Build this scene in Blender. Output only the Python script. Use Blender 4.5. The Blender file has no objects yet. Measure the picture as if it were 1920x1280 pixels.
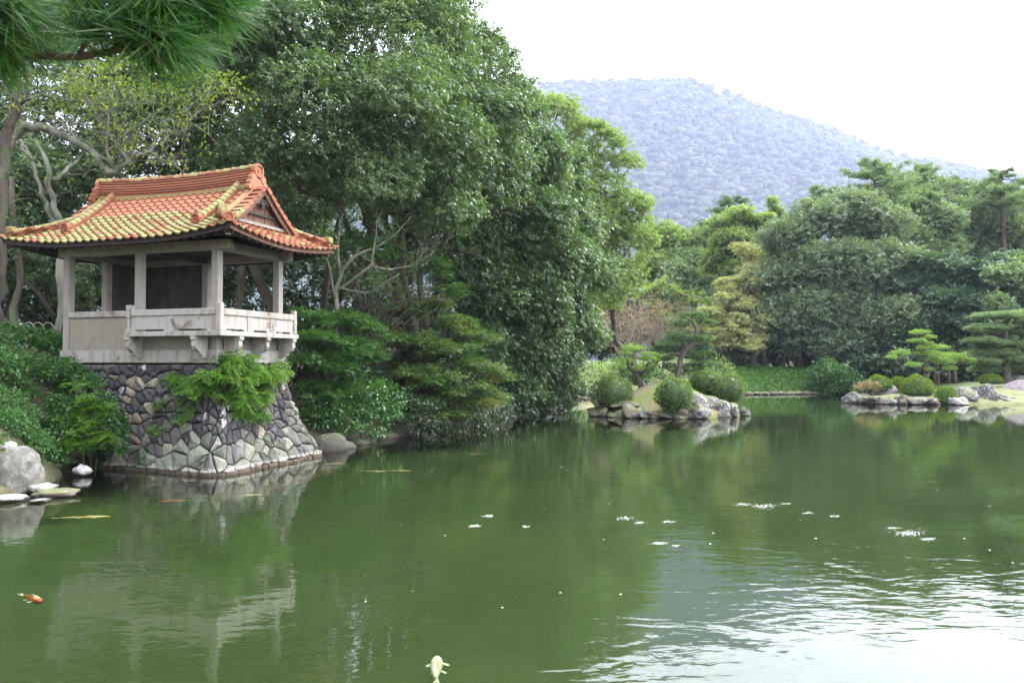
import bpy, math, random
import numpy as np
from mathutils import Vector, Matrix, noise

random.seed(11)
RNG = np.random.default_rng(7)
R = math.radians
scene = bpy.context.scene
COL = scene.collection

# ---------------------------------------------------------------- camera, world, sun, exposure
EYE = 2.7
FPX = 1500.0            # focal length in photograph pixels (1920 wide)
HORIZON = 680.0
cam_data = bpy.data.cameras.new('camera')
cam_data.sensor_width = 36.0
cam_data.lens = 36.0 * FPX / 1920.0
cam_data.clip_start = 0.1
cam_data.clip_end = 12000
cam_data.dof.use_dof = True
cam_data.dof.focus_distance = 28.0
cam_data.dof.aperture_fstop = 6.3
cam = bpy.data.objects.new('camera', cam_data)
COL.objects.link(cam)
cam.location = (0, 0, EYE)
cam.rotation_euler = (R(90) + math.atan(40.0 / FPX), 0, 0)
scene.camera = cam

SUN_EL, SUN_AZ = 46.0, 62.0      # azimuth: from +Y towards +X
world = bpy.data.worlds.new('World')
scene.world = world
world.use_nodes = True
wn, wl = world.node_tree.nodes, world.node_tree.links
wn.clear()
w_out = wn.new('ShaderNodeOutputWorld')
w_bg = wn.new('ShaderNodeBackground')
w_sky = wn.new('ShaderNodeTexSky')
w_sky.sky_type = 'NISHITA'
w_sky.sun_disc = False
w_sky.sun_elevation = R(SUN_EL)
w_sky.sun_rotation = R(SUN_AZ)
w_sky.dust_density = 4.0
w_mix = wn.new('ShaderNodeMixRGB')
w_mix.inputs['Fac'].default_value = 0.82          # a closed deck of bright white cloud
w_mix.inputs['Color2'].default_value = (8.6, 8.9, 9.4, 1)
wl.new(w_sky.outputs['Color'], w_mix.inputs['Color1'])
# the cloud deck is brightest round the hidden sun and falls off smoothly from it
w_tc = wn.new('ShaderNodeTexCoord'); w_dot = wn.new('ShaderNodeVectorMath'); w_dot.operation = 'DOT_PRODUCT'
w_nrm = wn.new('ShaderNodeVectorMath'); w_nrm.operation = 'NORMALIZE'
wl.new(w_tc.outputs['Generated'], w_nrm.inputs[0]); wl.new(w_nrm.outputs[0], w_dot.inputs[0])
w_dot.inputs[1].default_value = (math.sin(R(SUN_AZ))*math.cos(R(SUN_EL)), math.cos(R(SUN_AZ))*math.cos(R(SUN_EL)), math.sin(R(SUN_EL)))
w_map = wn.new('ShaderNodeMapRange'); w_map.inputs['From Min'].default_value = -0.2; w_map.inputs['From Max'].default_value = 1.0
w_map.inputs['To Min'].default_value = 0.72; w_map.inputs['To Max'].default_value = 2.6; w_map.interpolation_type = 'SMOOTHERSTEP'
wl.new(w_dot.outputs['Value'], w_map.inputs['Value'])
w_mul = wn.new('ShaderNodeMixRGB'); w_mul.blend_type = 'MULTIPLY'; w_mul.inputs['Fac'].default_value = 1.0
wl.new(w_mix.outputs['Color'], w_mul.inputs['Color1']); wl.new(w_map.outputs[0], w_mul.inputs['Color2'])
wl.new(w_mul.outputs['Color'], w_bg.inputs['Color'])
w_bg.inputs['Strength'].default_value = 0.13
wl.new(w_bg.outputs['Background'], w_out.inputs['Surface'])

sun_data = bpy.data.lights.new('sun', 'SUN')
sun_data.energy = 1.5
sun_data.angle = R(11)
sun_data.color = (1.0, 0.95, 0.86)
sun = bpy.data.objects.new('sun', sun_data)
COL.objects.link(sun)
_sd = Vector((math.sin(R(SUN_AZ)) * math.cos(R(SUN_EL)), math.cos(R(SUN_AZ)) * math.cos(R(SUN_EL)), math.sin(R(SUN_EL))))
sun.rotation_euler = _sd.to_track_quat('Z', 'Y').to_euler()

vs = scene.view_settings
vs.view_transform = 'Standard'
vs.look = 'None'
vs.gamma = 1.0
vs.exposure = 1.5
vs.use_curve_mapping = False
scene.render.engine = 'CYCLES'
cy = scene.cycles
cy.max_bounces = 8
cy.diffuse_bounces = 2
cy.glossy_bounces = 3
cy.transmission_bounces = 4
cy.transparent_max_bounces = 8
cy.volume_bounces = 1
cy.use_denoising = True
cy.caustics_reflective = False
cy.caustics_refractive = False
cy.sample_clamp_indirect = 6.0

# ---------------------------------------------------------------- helpers
def at(px, py, d):
    """a point at depth d metres seen at a pixel of the photograph"""
    return ((px - 960.0) / FPX * d, d, EYE + (HORIZON - py) / FPX * d)

def on_water(px, py):
    d = EYE * FPX / (py - HORIZON)
    return ((px - 960.0) / FPX * d, d)

def tag(o, label=None, cat=None, group=None, kind=None):
    if label: o['label'] = label
    if cat: o['category'] = cat
    if group: o['group'] = group
    if kind: o['kind'] = kind
    return o

def empty(name, loc, rz=0.0):
    o = bpy.data.objects.new(name, None)
    COL.objects.link(o)
    o.location = loc
    o.rotation_euler = (0, 0, rz)
    o.empty_display_size = 0.3
    return o

def link_mesh(name, me, mat, parent=None, loc=None):
    o = bpy.data.objects.new(name, me)
    COL.objects.link(o)
    if parent is not None: o.parent = parent
    if loc is not None: o.location = loc
    if mat is not None and len(me.materials) == 0:
        for m in (mat if isinstance(mat, (list, tuple)) else [mat]):
            me.materials.append(m)
    return o

def raw_mesh(name, V, F, smooth=False):
    """triangle mesh from numpy arrays"""
    V = np.asarray(V, dtype=np.float32); F = np.asarray(F, dtype=np.int32)
    me = bpy.data.meshes.new(name)
    me.vertices.add(len(V)); me.vertices.foreach_set('co', V.ravel())
    me.loops.add(F.size); me.loops.foreach_set('vertex_index', F.ravel())
    k = F.shape[1]
    me.polygons.add(len(F)); me.polygons.foreach_set('loop_start', np.arange(0, F.size, k, dtype=np.int32))
    try:
        me.polygons.foreach_set('loop_total', np.full(len(F), k, dtype=np.int32))
    except Exception:
        pass
    if smooth:
        me.polygons.foreach_set('use_smooth', np.ones(len(F), dtype=bool))
    me.update(calc_edges=True)
    me.validate()
    return me

class MB:
    """collects boxes, tubes and prisms; build() links them as one mesh object"""
    def __init__(s): s.v = []; s.f = []
    def add(s, vs_, fs_):
        b = len(s.v); s.v += [tuple(p) for p in vs_]; s.f += [tuple(b + i for i in f) for f in fs_]
        return s
    def box(s, x0, x1, y0, y1, z0, z1, top=None, ch=0.0):
        if ch > 0:
            return s.chbox(x0, x1, y0, y1, z0, z1, ch)
        s.add([(x0,y0,z0),(x1,y0,z0),(x1,y1,z0),(x0,y1,z0),(x0,y0,z1),(x1,y0,z1),(x1,y1,z1),(x0,y1,z1)],
              [(0,3,2,1),(4,5,6,7),(0,1,5,4),(1,2,6,5),(2,3,7,6),(3,0,4,7)])
        return s
    def chbox(s, x0, x1, y0, y1, z0, z1, c):
        """box with chamfered vertical and top/bottom edges"""
        rings = []
        for z, k in ((z0, c), (z0 + c, 0), (z1 - c, 0), (z1, c)):
            a, b, e, f = x0 + k, x1 - k, y0 + k, y1 - k
            rings.append([(a+c,e,z),(b-c,e,z),(b,e+c,z),(b,f-c,z),(b-c,f,z),(a+c,f,z),(a,f-c,z),(a,e+c,z)])
        vs_ = [p for r in rings for p in r]; fs_ = []
        for i in range(3):
            for j in range(8):
                k = (j + 1) % 8
                fs_.append((i*8+j, i*8+k, (i+1)*8+k, (i+1)*8+j))
        fs_.append(tuple(range(7, -1, -1))); fs_.append(tuple(range(24, 32)))
        return s.add(vs_, fs_)
    def tube(s, pts, rad, n=7, cap=True):
        P = [Vector(p) for p in pts]; vs_ = []; fs_ = []
        up = Vector((0.13, 0.21, 0.97)).normalized()
        for i, p in enumerate(P):
            t = (P[min(i+1, len(P)-1)] - P[max(i-1, 0)])
            if t.length < 1e-9: t = Vector((0,0,1))
            t.normalize()
            a = up.cross(t)
            if a.length < 0.1: a = Vector((1,0,0)).cross(t)
            a.normalize(); b = t.cross(a)
            r = rad[i] if isinstance(rad, (list, tuple)) else rad
            for k in range(n):
                th = 2*math.pi*k/n
                vs_.append(p + a*(math.cos(th)*r) + b*(math.sin(th)*r))
        for i in range(len(P)-1):
            for k in range(n):
                q = (k+1) % n
                fs_.append((i*n+k, i*n+q, (i+1)*n+q, (i+1)*n+k))
        if cap:
            fs_.append(tuple(range(n-1, -1, -1))); fs_.append(tuple((len(P)-1)*n + k for k in range(n)))
        return s.add(vs_, fs_)
    def prism(s, poly, axis, a0, a1):
        """extrude a 2-D polygon along axis 'x' or 'y'"""
        n = len(poly)
        def P(p, a): return (a, p[0], p[1]) if axis == 'x' else (p[0], a, p[1])
        vs_ = [P(p, a0) for p in poly] + [P(p, a1) for p in poly]
        fs_ = [tuple(range(n-1, -1, -1)), tuple(range(n, 2*n))]
        for i in range(n):
            j = (i+1) % n; fs_.append((i, j, n+j, n+i))
        return s.add(vs_, fs_)
    def mesh(s, name, smooth=False):
        me = bpy.data.meshes.new(name); me.from_pydata(s.v, [], s.f)
        import bmesh
        bm = bmesh.new(); bm.from_mesh(me); bmesh.ops.recalc_face_normals(bm, faces=bm.faces); bm.to_mesh(me); bm.free()
        if smooth:
            me.polygons.foreach_set('use_smooth', np.ones(len(me.polygons), dtype=bool))
        me.update()
        return me
    def build(s, name, mat, parent=None, smooth=False, loc=None):
        return link_mesh(name, s.mesh(name, smooth), mat, parent, loc)

# ---------------------------------------------------------------- materials
def new_mat(name):
    m = bpy.data.materials.new(name); m.use_nodes = True
    nt = m.node_tree; nt.nodes.clear()
    out = nt.nodes.new('ShaderNodeOutputMaterial')
    return m, nt, out

def N(nt, typ, **kw):
    n = nt.nodes.new(typ)
    for k, v in kw.items():
        if k.startswith('in_'):
            key = k[3:].replace('_', ' ')
            n.inputs[key].default_value = v
        else: setattr(n, k, v)
    return n

def ramp(nt, stops, fac, interp='LINEAR'):
    r = nt.nodes.new('ShaderNodeValToRGB')
    r.color_ramp.interpolation = interp
    els = r.color_ramp.elements
    while len(els) < len(stops): els.new(0.5)
    for e, (p, c) in zip(els, stops):
        e.position = p
        e.color = (c[0], c[1], c[2], 1) if not isinstance(c, (int, float)) else (c, c, c, 1)
    nt.links.new(fac, r.inputs['Fac'])
    return r.outputs['Color']

def noise_tex(nt, scale, detail=4, rough=0.55, vec=None, dist=0.0):
    n = nt.nodes.new('ShaderNodeTexNoise')
    n.inputs['Scale'].default_value = scale; n.inputs['Detail'].default_value = detail
    n.inputs['Roughness'].default_value = rough; n.inputs['Distortion'].default_value = dist
    if vec is not None: nt.links.new(vec, n.inputs['Vector'])
    return n.outputs['Fac']

def mix(nt, fac, a, b, mode='MIX'):
    m = nt.nodes.new('ShaderNodeMixRGB'); m.blend_type = mode
    for k, v in (('Fac', fac), ('Color1', a), ('Color2', b)):
        if isinstance(v, (int, float)): m.inputs[k].default_value = v
        elif isinstance(v, tuple): m.inputs[k].default_value = (*v[:3], 1)
        else: nt.links.new(v, m.inputs[k])
    return m.outputs['Color']

def math_n(nt, op, a, b=None, clamp=False):
    m = nt.nodes.new('ShaderNodeMath'); m.operation = op; m.use_clamp = clamp
    for i, v in enumerate((a, b)):
        if v is None: continue
        if isinstance(v, (int, float)): m.inputs[i].default_value = v
        else: nt.links.new(v, m.inputs[i])
    return m.outputs[0]

def finish(nt, out, col, rough=0.7, bump=None, bstr=0.3, bdist=0.02, spec=0.5, transl=0.0, tcol=None):
    p = nt.nodes.new('ShaderNodeBsdfPrincipled')
    if isinstance(col, tuple): p.inputs['Base Color'].default_value = (*col[:3], 1)
    else: nt.links.new(col, p.inputs['Base Color'])
    if isinstance(rough, (int, float)): p.inputs['Roughness'].default_value = rough
    else: nt.links.new(rough, p.inputs['Roughness'])
    p.inputs['Specular IOR Level'].default_value = spec
    if bump is not None:
        b = nt.nodes.new('ShaderNodeBump'); b.inputs['Strength'].default_value = bstr; b.inputs['Distance'].default_value = bdist
        nt.links.new(bump, b.inputs['Height']); nt.links.new(b.outputs['Normal'], p.inputs['Normal'])
    if transl > 0:
        t = nt.nodes.new('ShaderNodeBsdfTranslucent')
        src = tcol if tcol is not None else col
        if isinstance(src, tuple): t.inputs['Color'].default_value = (*src[:3], 1)
        else: nt.links.new(src, t.inputs['Color'])
        mx = nt.nodes.new('ShaderNodeMixShader'); mx.inputs['Fac'].default_value = transl
        nt.links.new(p.outputs[0], mx.inputs[1]); nt.links.new(t.outputs[0], mx.inputs[2])
        nt.links.new(mx.outputs[0], out.inputs['Surface'])
    else:
        nt.links.new(p.outputs[0], out.inputs['Surface'])
    return p

def leaf_mat(name, cols, rough=0.45, spec=0.5, transl=0.3, patch=0.35):
    """leaf colours: one random draw per leaf, drifting slowly over the plant"""
    m, nt, out = new_mat(name)
    g = nt.nodes.new('ShaderNodeNewGeometry')
    big = noise_tex(nt, patch, 2, 0.5, g.outputs['Position'])
    f = math_n(nt, 'ADD', math_n(nt, 'MULTIPLY', g.outputs['Random Per Island'], 0.6), math_n(nt, 'MULTIPLY', math_n(nt, 'SUBTRACT', big, 0.3), 1.0), True)
    n = len(cols)
    c = ramp(nt, [(i/(n-1), cols[i]) for i in range(n)], f)
    tc = mix(nt, 1.0, c, (1.5, 1.7, 0.7), 'MULTIPLY')
    finish(nt, out, c, rough, spec=spec, transl=transl, tcol=tc)
    return m

def bark_mat(name, c1, c2, scale=6.0, c3=None):
    m, nt, out = new_mat(name)
    tc = nt.nodes.new('ShaderNodeNewGeometry').outputs['Position']
    mp = nt.nodes.new('ShaderNodeMapping'); mp.inputs['Scale'].default_value = (1, 1, 0.3)
    nt.links.new(tc, mp.inputs['Vector'])
    n1 = noise_tex(nt, scale, 6, 0.65, mp.outputs[0]); n2 = noise_tex(nt, 1.3, 3, 0.5, tc)
    c = ramp(nt, [(0.35, c1), (0.65, c2)], n1)
    if c3: c = mix(nt, ramp(nt, [(0.5, 0), (0.62, 1)], n2), c, c3)
    finish(nt, out, c, 0.9, bump=n1, bstr=0.6, bdist=0.03)
    return m

def rock_mat(name, c1, c2, lich, lich_amt=0.5, moss=None, scale=2.5, wet=True):
    m, nt, out = new_mat(name)
    geo = nt.nodes.new('ShaderNodeNewGeometry'); pos = geo.outputs['Position']
    n1 = noise_tex(nt, scale, 8, 0.65, pos, 0.6); n2 = noise_tex(nt, scale*2.6, 6, 0.6, pos, 0.3); n3 = noise_tex(nt, scale*14, 3, 0.6, pos)
    c = ramp(nt, [(0.3, c1), (0.7, c2)], n1)
    c = mix(nt, ramp(nt, [(1-lich_amt-0.05, 0), (1-lich_amt+0.08, 1)], n2), c, lich)
    c = mix(nt, 0.35, c, ramp(nt, [(0.3, 0.25), (0.7, 1.0)], n3), 'MULTIPLY')
    if moss:
        sx = nt.nodes.new('ShaderNodeSeparateXYZ'); nt.links.new(geo.outputs['Normal'], sx.inputs[0])
        mk = math_n(nt, 'MULTIPLY', ramp(nt, [(0.45, 0), (0.8, 1)], sx.outputs['Z']), ramp(nt, [(0.42, 0), (0.55, 1)], n1), True)
        c = mix(nt, mk, c, moss)
    if wet:
        sp = nt.nodes.new('ShaderNodeSeparateXYZ'); nt.links.new(pos, sp.inputs[0])
        zz = math_n(nt, 'ADD', sp.outputs['Z'], math_n(nt, 'MULTIPLY', n2, 0.06))
        c = mix(nt, ramp(nt, [(0.07, 1), (0.10, 0)], zz), c, (0.035, 0.028, 0.018))
    finish(nt, out, c, 0.85, bump=n1, bstr=0.7, bdist=0.08)
    return m

def stone_mat(name, cols, stain=None, band=True, fine=30.0):
    """cut or field stone: colour drawn per object, grain, white mineral band just over the water"""
    m, nt, out = new_mat(name)
    geo = nt.nodes.new('ShaderNodeNewGeometry'); pos = geo.outputs['Position']
    oi = nt.nodes.new('ShaderNodeObjectInfo')
    n1 = noise_tex(nt, 5.0, 6, 0.65, pos, 0.4); n2 = noise_tex(nt, fine, 4, 0.6, pos)
    k = len(cols)
    f = math_n(nt, 'ADD', math_n(nt, 'MULTIPLY', oi.outputs['Random'], 0.75), math_n(nt, 'MULTIPLY', n1, 0.35), True)
    c = ramp(nt, [(i/(k-1), cols[i]) for i in range(k)], f)
    c = mix(nt, 0.4, c, ramp(nt, [(0.25, 0.3), (0.7, 1.15)], n2), 'MULTIPLY')
    if stain:
        sc, amount = stain
        ns = noise_tex(nt, 3.2, 7, 0.7, pos, 0.5)
        c = mix(nt, ramp(nt, [(1-amount, 0), (1-amount+0.05, 1)], ns), c, sc)
    if band:
        sp = nt.nodes.new('ShaderNodeSeparateXYZ'); nt.links.new(pos, sp.inputs[0])
        zz = math_n(nt, 'ADD', sp.outputs['Z'], math_n(nt, 'MULTIPLY', math_n(nt, 'SUBTRACT', n1, 0.5), 0.10))
        c = mix(nt, ramp(nt, [(0.14, 0.75), (0.19, 0)], zz), c, mix(nt, n2, (0.18, 0.165, 0.15), (0.38, 0.355, 0.34)))
        c = mix(nt, ramp(nt, [(0.085, 1), (0.105, 0)], zz), c, (0.06, 0.045, 0.028))
    finish(nt, out, c, 0.88, bump=n1, bstr=0.5, bdist=0.05)
    return m

MAT = {}
# leaves
MAT['oak_leaf'] = leaf_mat('glossy_evergreen_leaf', [(0.036,0.068,0.030),(0.068,0.118,0.050),(0.120,0.182,0.082),(0.23,0.30,0.15)], 0.40, 0.45, 0.30, 0.35)
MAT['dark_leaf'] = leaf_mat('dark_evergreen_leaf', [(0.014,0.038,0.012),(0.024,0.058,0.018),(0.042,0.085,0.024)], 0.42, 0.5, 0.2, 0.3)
MAT['grey_leaf'] = leaf_mat('grey_green_leaf', [(0.095,0.140,0.088),(0.160,0.215,0.130),(0.26,0.31,0.18)], 0.6, 0.35, 0.25, 0.12)
MAT['far_dark'] = leaf_mat('far_dark_leaf', [(0.050,0.092,0.060),(0.085,0.145,0.085),(0.14,0.21,0.12)], 0.6, 0.3, 0.2, 0.15)
MAT['light_leaf'] = leaf_mat('light_green_leaf', [(0.12,0.18,0.060),(0.19,0.26,0.090),(0.29,0.36,0.14)], 0.5, 0.4, 0.35, 0.25)
MAT['lime_leaf'] = leaf_mat('yellow_green_leaf', [(0.10,0.15,0.03),(0.16,0.21,0.04),(0.28,0.31,0.06)], 0.5, 0.4, 0.4, 0.4)
MAT['gold_leaf'] = leaf_mat('golden_autumn_leaf', [(0.23,0.25,0.11),(0.33,0.33,0.17),(0.45,0.42,0.24)], 0.6, 0.3, 0.35, 0.3)
MAT['rust_leaf'] = leaf_mat('rusty_thin_leaf', [(0.16,0.13,0.08),(0.27,0.19,0.12),(0.36,0.24,0.17)], 0.7, 0.3, 0.3, 0.5)
MAT['maple_leaf'] = leaf_mat('green_maple_leaf', [(0.026,0.074,0.016),(0.044,0.110,0.022),(0.070,0.145,0.032)], 0.5, 0.35, 0.4, 0.5)
MAT['maple_red'] = leaf_mat('reddening_maple_leaf', [(0.036,0.095,0.021),(0.060,0.135,0.030),(0.105,0.155,0.045),(0.27,0.125,0.055)], 0.5, 0.35, 0.4, 0.6)
MAT['shrub_leaf'] = leaf_mat('bank_shrub_leaf', [(0.022,0.075,0.016),(0.040,0.115,0.022),(0.070,0.160,0.032)], 0.4, 0.5, 0.3, 1.0)
MAT['azalea_leaf'] = leaf_mat('azalea_leaf', [(0.045,0.120,0.030),(0.070,0.165,0.045),(0.105,0.215,0.065)], 0.5, 0.4, 0.3, 1.2)
MAT['fern_leaf'] = leaf_mat('fern_leaf', [(0.055,0.135,0.015),(0.095,0.20,0.025),(0.17,0.29,0.045)], 0.5, 0.4, 0.4, 1.5)
MAT['wall_shrub'] = leaf_mat('wall_shrub_leaf', [(0.042,0.115,0.018),(0.070,0.165,0.026),(0.115,0.225,0.040),(0.21,0.27,0.05)], 0.5, 0.4, 0.4, 1.5)
MAT['pad_leaf'] = leaf_mat('island_bush_leaf', [(0.085,0.145,0.045),(0.13,0.20,0.065),(0.19,0.255,0.09)], 0.55, 0.4, 0.25, 1.0)
MAT['pine_needle'] = leaf_mat('pine_needle', [(0.055,0.105,0.045),(0.085,0.145,0.06),(0.12,0.19,0.075)], 0.5, 0.3, 0.25, 0.6)
MAT['pine_pale'] = leaf_mat('pale_pine_needle', [(0.12,0.180,0.095),(0.18,0.250,0.13),(0.25,0.33,0.17)], 0.55, 0.3, 0.25, 0.6)
MAT['pine_bright'] = leaf_mat('bright_pine_needle', [(0.14,0.24,0.055),(0.21,0.32,0.085),(0.30,0.41,0.13)], 0.5, 0.3, 0.3, 0.8)
MAT['near_needle'] = leaf_mat('near_pine_needle', [(0.012,0.050,0.009),(0.022,0.085,0.015),(0.042,0.125,0.024),(0.14,0.15,0.04)], 0.4, 0.5, 0.35, 3.0)
MAT['moss_dome'] = leaf_mat('clipped_bush_leaf', [(0.10,0.17,0.018),(0.15,0.23,0.025),(0.21,0.29,0.035)], 0.65, 0.3, 0.2, 1.0)
MAT['cover_leaf'] = leaf_mat('ground_cover_leaf', [(0.045,0.115,0.022),(0.07,0.150,0.030),(0.10,0.19,0.042)], 0.6, 0.3, 0.3, 0.4)
MAT['grass_blade'] = leaf_mat('grass_blade', [(0.02,0.07,0.012),(0.035,0.10,0.018),(0.06,0.13,0.025)], 0.5, 0.3, 0.3, 1.0)
MAT['far_leaf'] = leaf_mat('mountain_tree_leaf', [(0.008,0.018,0.012),(0.030,0.052,0.028),(0.070,0.095,0.050),(0.13,0.115,0.085)], 0.8, 0.2, 0.15, 0.022)
# wood
MAT['bark'] = bark_mat('dark_bark', (0.035,0.028,0.020), (0.085,0.068,0.050), 5.0, (0.07,0.085,0.045))
MAT['pale_bark'] = bark_mat('pale_smooth_bark', (0.085,0.09,0.065), (0.19,0.19,0.15), 3.0, (0.07,0.10,0.05))
MAT['pine_bark'] = bark_mat('pine_bark', (0.045,0.036,0.030), (0.13,0.11,0.09), 7.0)
MAT['grey_bark'] = bark_mat('grey_bark', (0.09,0.08,0.06), (0.20,0.18,0.15), 4.0, (0.10,0.12,0.07))
MAT['pink_twig'] = bark_mat('pinkish_bare_twig', (0.22,0.18,0.15), (0.42,0.35,0.31), 4.0)
# rocks
MAT['rock_grey'] = rock_mat('lichened_grey_rock', (0.05,0.045,0.040), (0.16,0.15,0.14), (0.34,0.34,0.335), 0.46, (0.09,0.11,0.04), 2.0)
MAT['rock_brown'] = rock_mat('brown_edge_rock', (0.07,0.055,0.04), (0.20,0.17,0.13), (0.36,0.33,0.29), 0.42, (0.10,0.13,0.03), 1.8)
MAT['rock_dark'] = rock_mat('dark_mossy_rock', (0.025,0.025,0.018), (0.075,0.07,0.05), (0.16,0.16,0.13), 0.38, (0.035,0.055,0.015), 2.0)
MAT['rock_pale'] = rock_mat('pale_granite', (0.075,0.07,0.055), (0.165,0.155,0.13), (0.21,0.21,0.195), 0.48, None, 2.2)
MAT['rock_white'] = rock_mat('white_topped_stone', (0.22,0.205,0.19), (0.36,0.34,0.325), (0.46,0.45,0.44), 0.5, None, 3.0)
MAT['rock_mauve'] = rock_mat('mauve_rock', (0.16,0.13,0.14), (0.27,0.23,0.24), (0.36,0.34,0.35), 0.45, None, 1.5)
# masonry
MAT['basalt'] = stone_mat('dark_basalt', [(0.024,0.022,0.026),(0.042,0.038,0.044),(0.068,0.060,0.064),(0.105,0.092,0.088)], ((0.16,0.15,0.14), 0.42))
MAT['basalt_white'] = stone_mat('basalt_with_white_streaks', [(0.03,0.028,0.036),(0.06,0.055,0.065)], ((0.50,0.48,0.48), 0.46))
MAT['greenstone'] = stone_mat('pale_grey_green_stone', [(0.06,0.062,0.048),(0.11,0.115,0.088),(0.18,0.185,0.145),(0.27,0.27,0.215)], ((0.07,0.075,0.05), 0.42))
MAT['greystone'] = stone_mat('middling_grey_stone', [(0.055,0.052,0.052),(0.09,0.086,0.082),(0.14,0.135,0.122),(0.20,0.19,0.17)], ((0.05,0.05,0.04), 0.42))
MAT['tanstone'] = stone_mat('tan_stone', [(0.14,0.105,0.07),(0.21,0.17,0.125),(0.30,0.265,0.225)], ((0.08,0.07,0.06), 0.4))
m, nt, out = new_mat('wall_core_earth'); finish(nt, out, (0.022, 0.020, 0.016), 1.0); MAT['core'] = m

def granite(name, base, dark, spots=60.0, stain=0.35, warm=(0.20,0.17,0.12)):
    m, nt, out = new_mat(name)
    pos = nt.nodes.new('ShaderNodeNewGeometry').outputs['Position']
    n1 = noise_tex(nt, spots, 3, 0.8, pos); n2 = noise_tex(nt, 1.6, 5, 0.6, pos, 0.8); n3 = noise_tex(nt, 5.0, 5, 0.6, pos)
    mp = nt.nodes.new('ShaderNodeMapping'); mp.inputs['Scale'].default_value = (5, 5, 0.7); nt.links.new(pos, mp.inputs['Vector'])
    n4 = noise_tex(nt, 1.0, 5, 0.6, mp.outputs[0])
    c = mix(nt, n1, dark, base)
    c = mix(nt, math_n(nt, 'MULTIPLY', ramp(nt, [(0.48, 0), (0.68, 1)], n4), stain), c, warm)
    c = mix(nt, math_n(nt, 'MULTIPLY', ramp(nt, [(0.56, 0), (0.66, 1)], n2), stain*1.2), c, (0.13,0.11,0.09))
    c = mix(nt, 0.25, c, ramp(nt, [(0.3, 0.55), (0.7, 1.1)], n3), 'MULTIPLY')
    finish(nt, out, c, 0.85, bump=n1, bstr=0.25, bdist=0.008)
    return m
MAT['granite'] = granite('weathered_granite', (0.42,0.395,0.37), (0.22,0.205,0.19), 55.0, 0.85)
MAT['column_stone'] = granite('grey_column_stone', (0.38,0.36,0.33), (0.19,0.18,0.155), 70.0, 0.4)
MAT['pebbledash'] = granite('rough_pebbledash_render', (0.36,0.33,0.27), (0.10,0.09,0.07), 38.0, 0.4)
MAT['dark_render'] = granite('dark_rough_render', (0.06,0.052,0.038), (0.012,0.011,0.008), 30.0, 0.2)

def tile_mat(name, moss):
    m, nt, out = new_mat(name)
    tc = nt.nodes.new('ShaderNodeTexCoord').outputs['Object']
    pos = nt.nodes.new('ShaderNodeNewGeometry').outputs['Position']
    rnd = nt.nodes.new('ShaderNodeObjectInfo').outputs['Random']
    isl = nt.nodes.new('ShaderNodeNewGeometry').outputs['Random Per Island']
    n1 = noise_tex(nt, 9.0, 5, 0.6, pos); n2 = noise_tex(nt, 2.2, 3, 0.5, pos)
    f = math_n(nt, 'ADD', math_n(nt, 'MULTIPLY', rnd, 0.55), math_n(nt, 'MULTIPLY', n1, 0.5), True)
    c = ramp(nt, [(0.1, (0.12,0.036,0.018)), (0.5, (0.25,0.075,0.032)), (0.95, (0.35,0.155,0.08))], f)
    if moss > 0:
        # lichen creeping over the tiles: thickest low on the slope, thin on the rolls
        sp = nt.nodes.new('ShaderNodeSeparateXYZ'); nt.links.new(pos, sp.inputs[0])
        so = nt.nodes.new('ShaderNodeSeparateXYZ'); nt.links.new(tc, so.inputs[0])
        low = math_n(nt, 'MULTIPLY', math_n(nt, 'SUBTRACT', 7.0, sp.outputs['Z']), 0.03)
        roll = math_n(nt, 'MULTIPLY', math_n(nt, 'COSINE', math_n(nt, 'MULTIPLY', math_n(nt, 'ADD', so.outputs['X'], 0.105), 24.6)), -0.10)
        g = math_n(nt, 'ADD', math_n(nt, 'ADD', math_n(nt, 'MULTIPLY', rnd, 0.34), math_n(nt, 'MULTIPLY', noise_tex(nt, 1.3, 5, 0.6, pos), 0.75)), math_n(nt, 'MULTIPLY', n1, 0.45))
        g = math_n(nt, 'ADD', math_n(nt, 'ADD', g, low), roll)
        mk = ramp(nt, [(1.16-moss*0.5, 0), (1.34-moss*0.5, 0.88)], g)
        mk.node.color_ramp.elements[0].position = max(0.0, 0.64-moss*0.22); mk.node.color_ramp.elements[1].position = min(1.0, 0.90-moss*0.22)
        c = mix(nt, mk, c, ramp(nt, [(0.3, (0.155,0.160,0.050)), (0.7, (0.27,0.265,0.10))], noise_tex(nt, 14.0, 5, 0.6, pos)))
    c = mix(nt, math_n(nt, 'MULTIPLY', ramp(nt, [(0.5, 0), (0.75, 1)], noise_tex(nt, 5.0, 6, 0.7, pos)), 0.45), c, (0.09, 0.055, 0.035))
    finish(nt, out, c, 0.75, bump=n1, bstr=0.3, bdist=0.01)
    return m
MAT['tile_bare'] = tile_mat('terracotta_tile', 0.0)
MAT['tile_some'] = tile_mat('terracotta_tile_some_moss', 0.42)
MAT['tile_moss'] = tile_mat('terracotta_tile_mossy', 0.85)

def wood_mat(name, c1, c2):
    m, nt, out = new_mat(name)
    tc = nt.nodes.new('ShaderNodeTexCoord').outputs['Object']
    n1 = noise_tex(nt, 14.0, 5, 0.65, tc, 0.5)
    finish(nt, out, ramp(nt, [(0.3, c1), (0.7, c2)], n1), 0.85, bump=n1, bstr=0.4, bdist=0.01)
    return m
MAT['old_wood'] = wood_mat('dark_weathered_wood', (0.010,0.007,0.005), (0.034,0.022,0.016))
MAT['grey_wood'] = wood_mat('grey_weathered_wood', (0.13,0.11,0.09), (0.30,0.27,0.24))
MAT['red_wood'] = wood_mat('reddish_weathered_wood', (0.07,0.03,0.018), (0.16,0.08,0.05))

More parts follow.
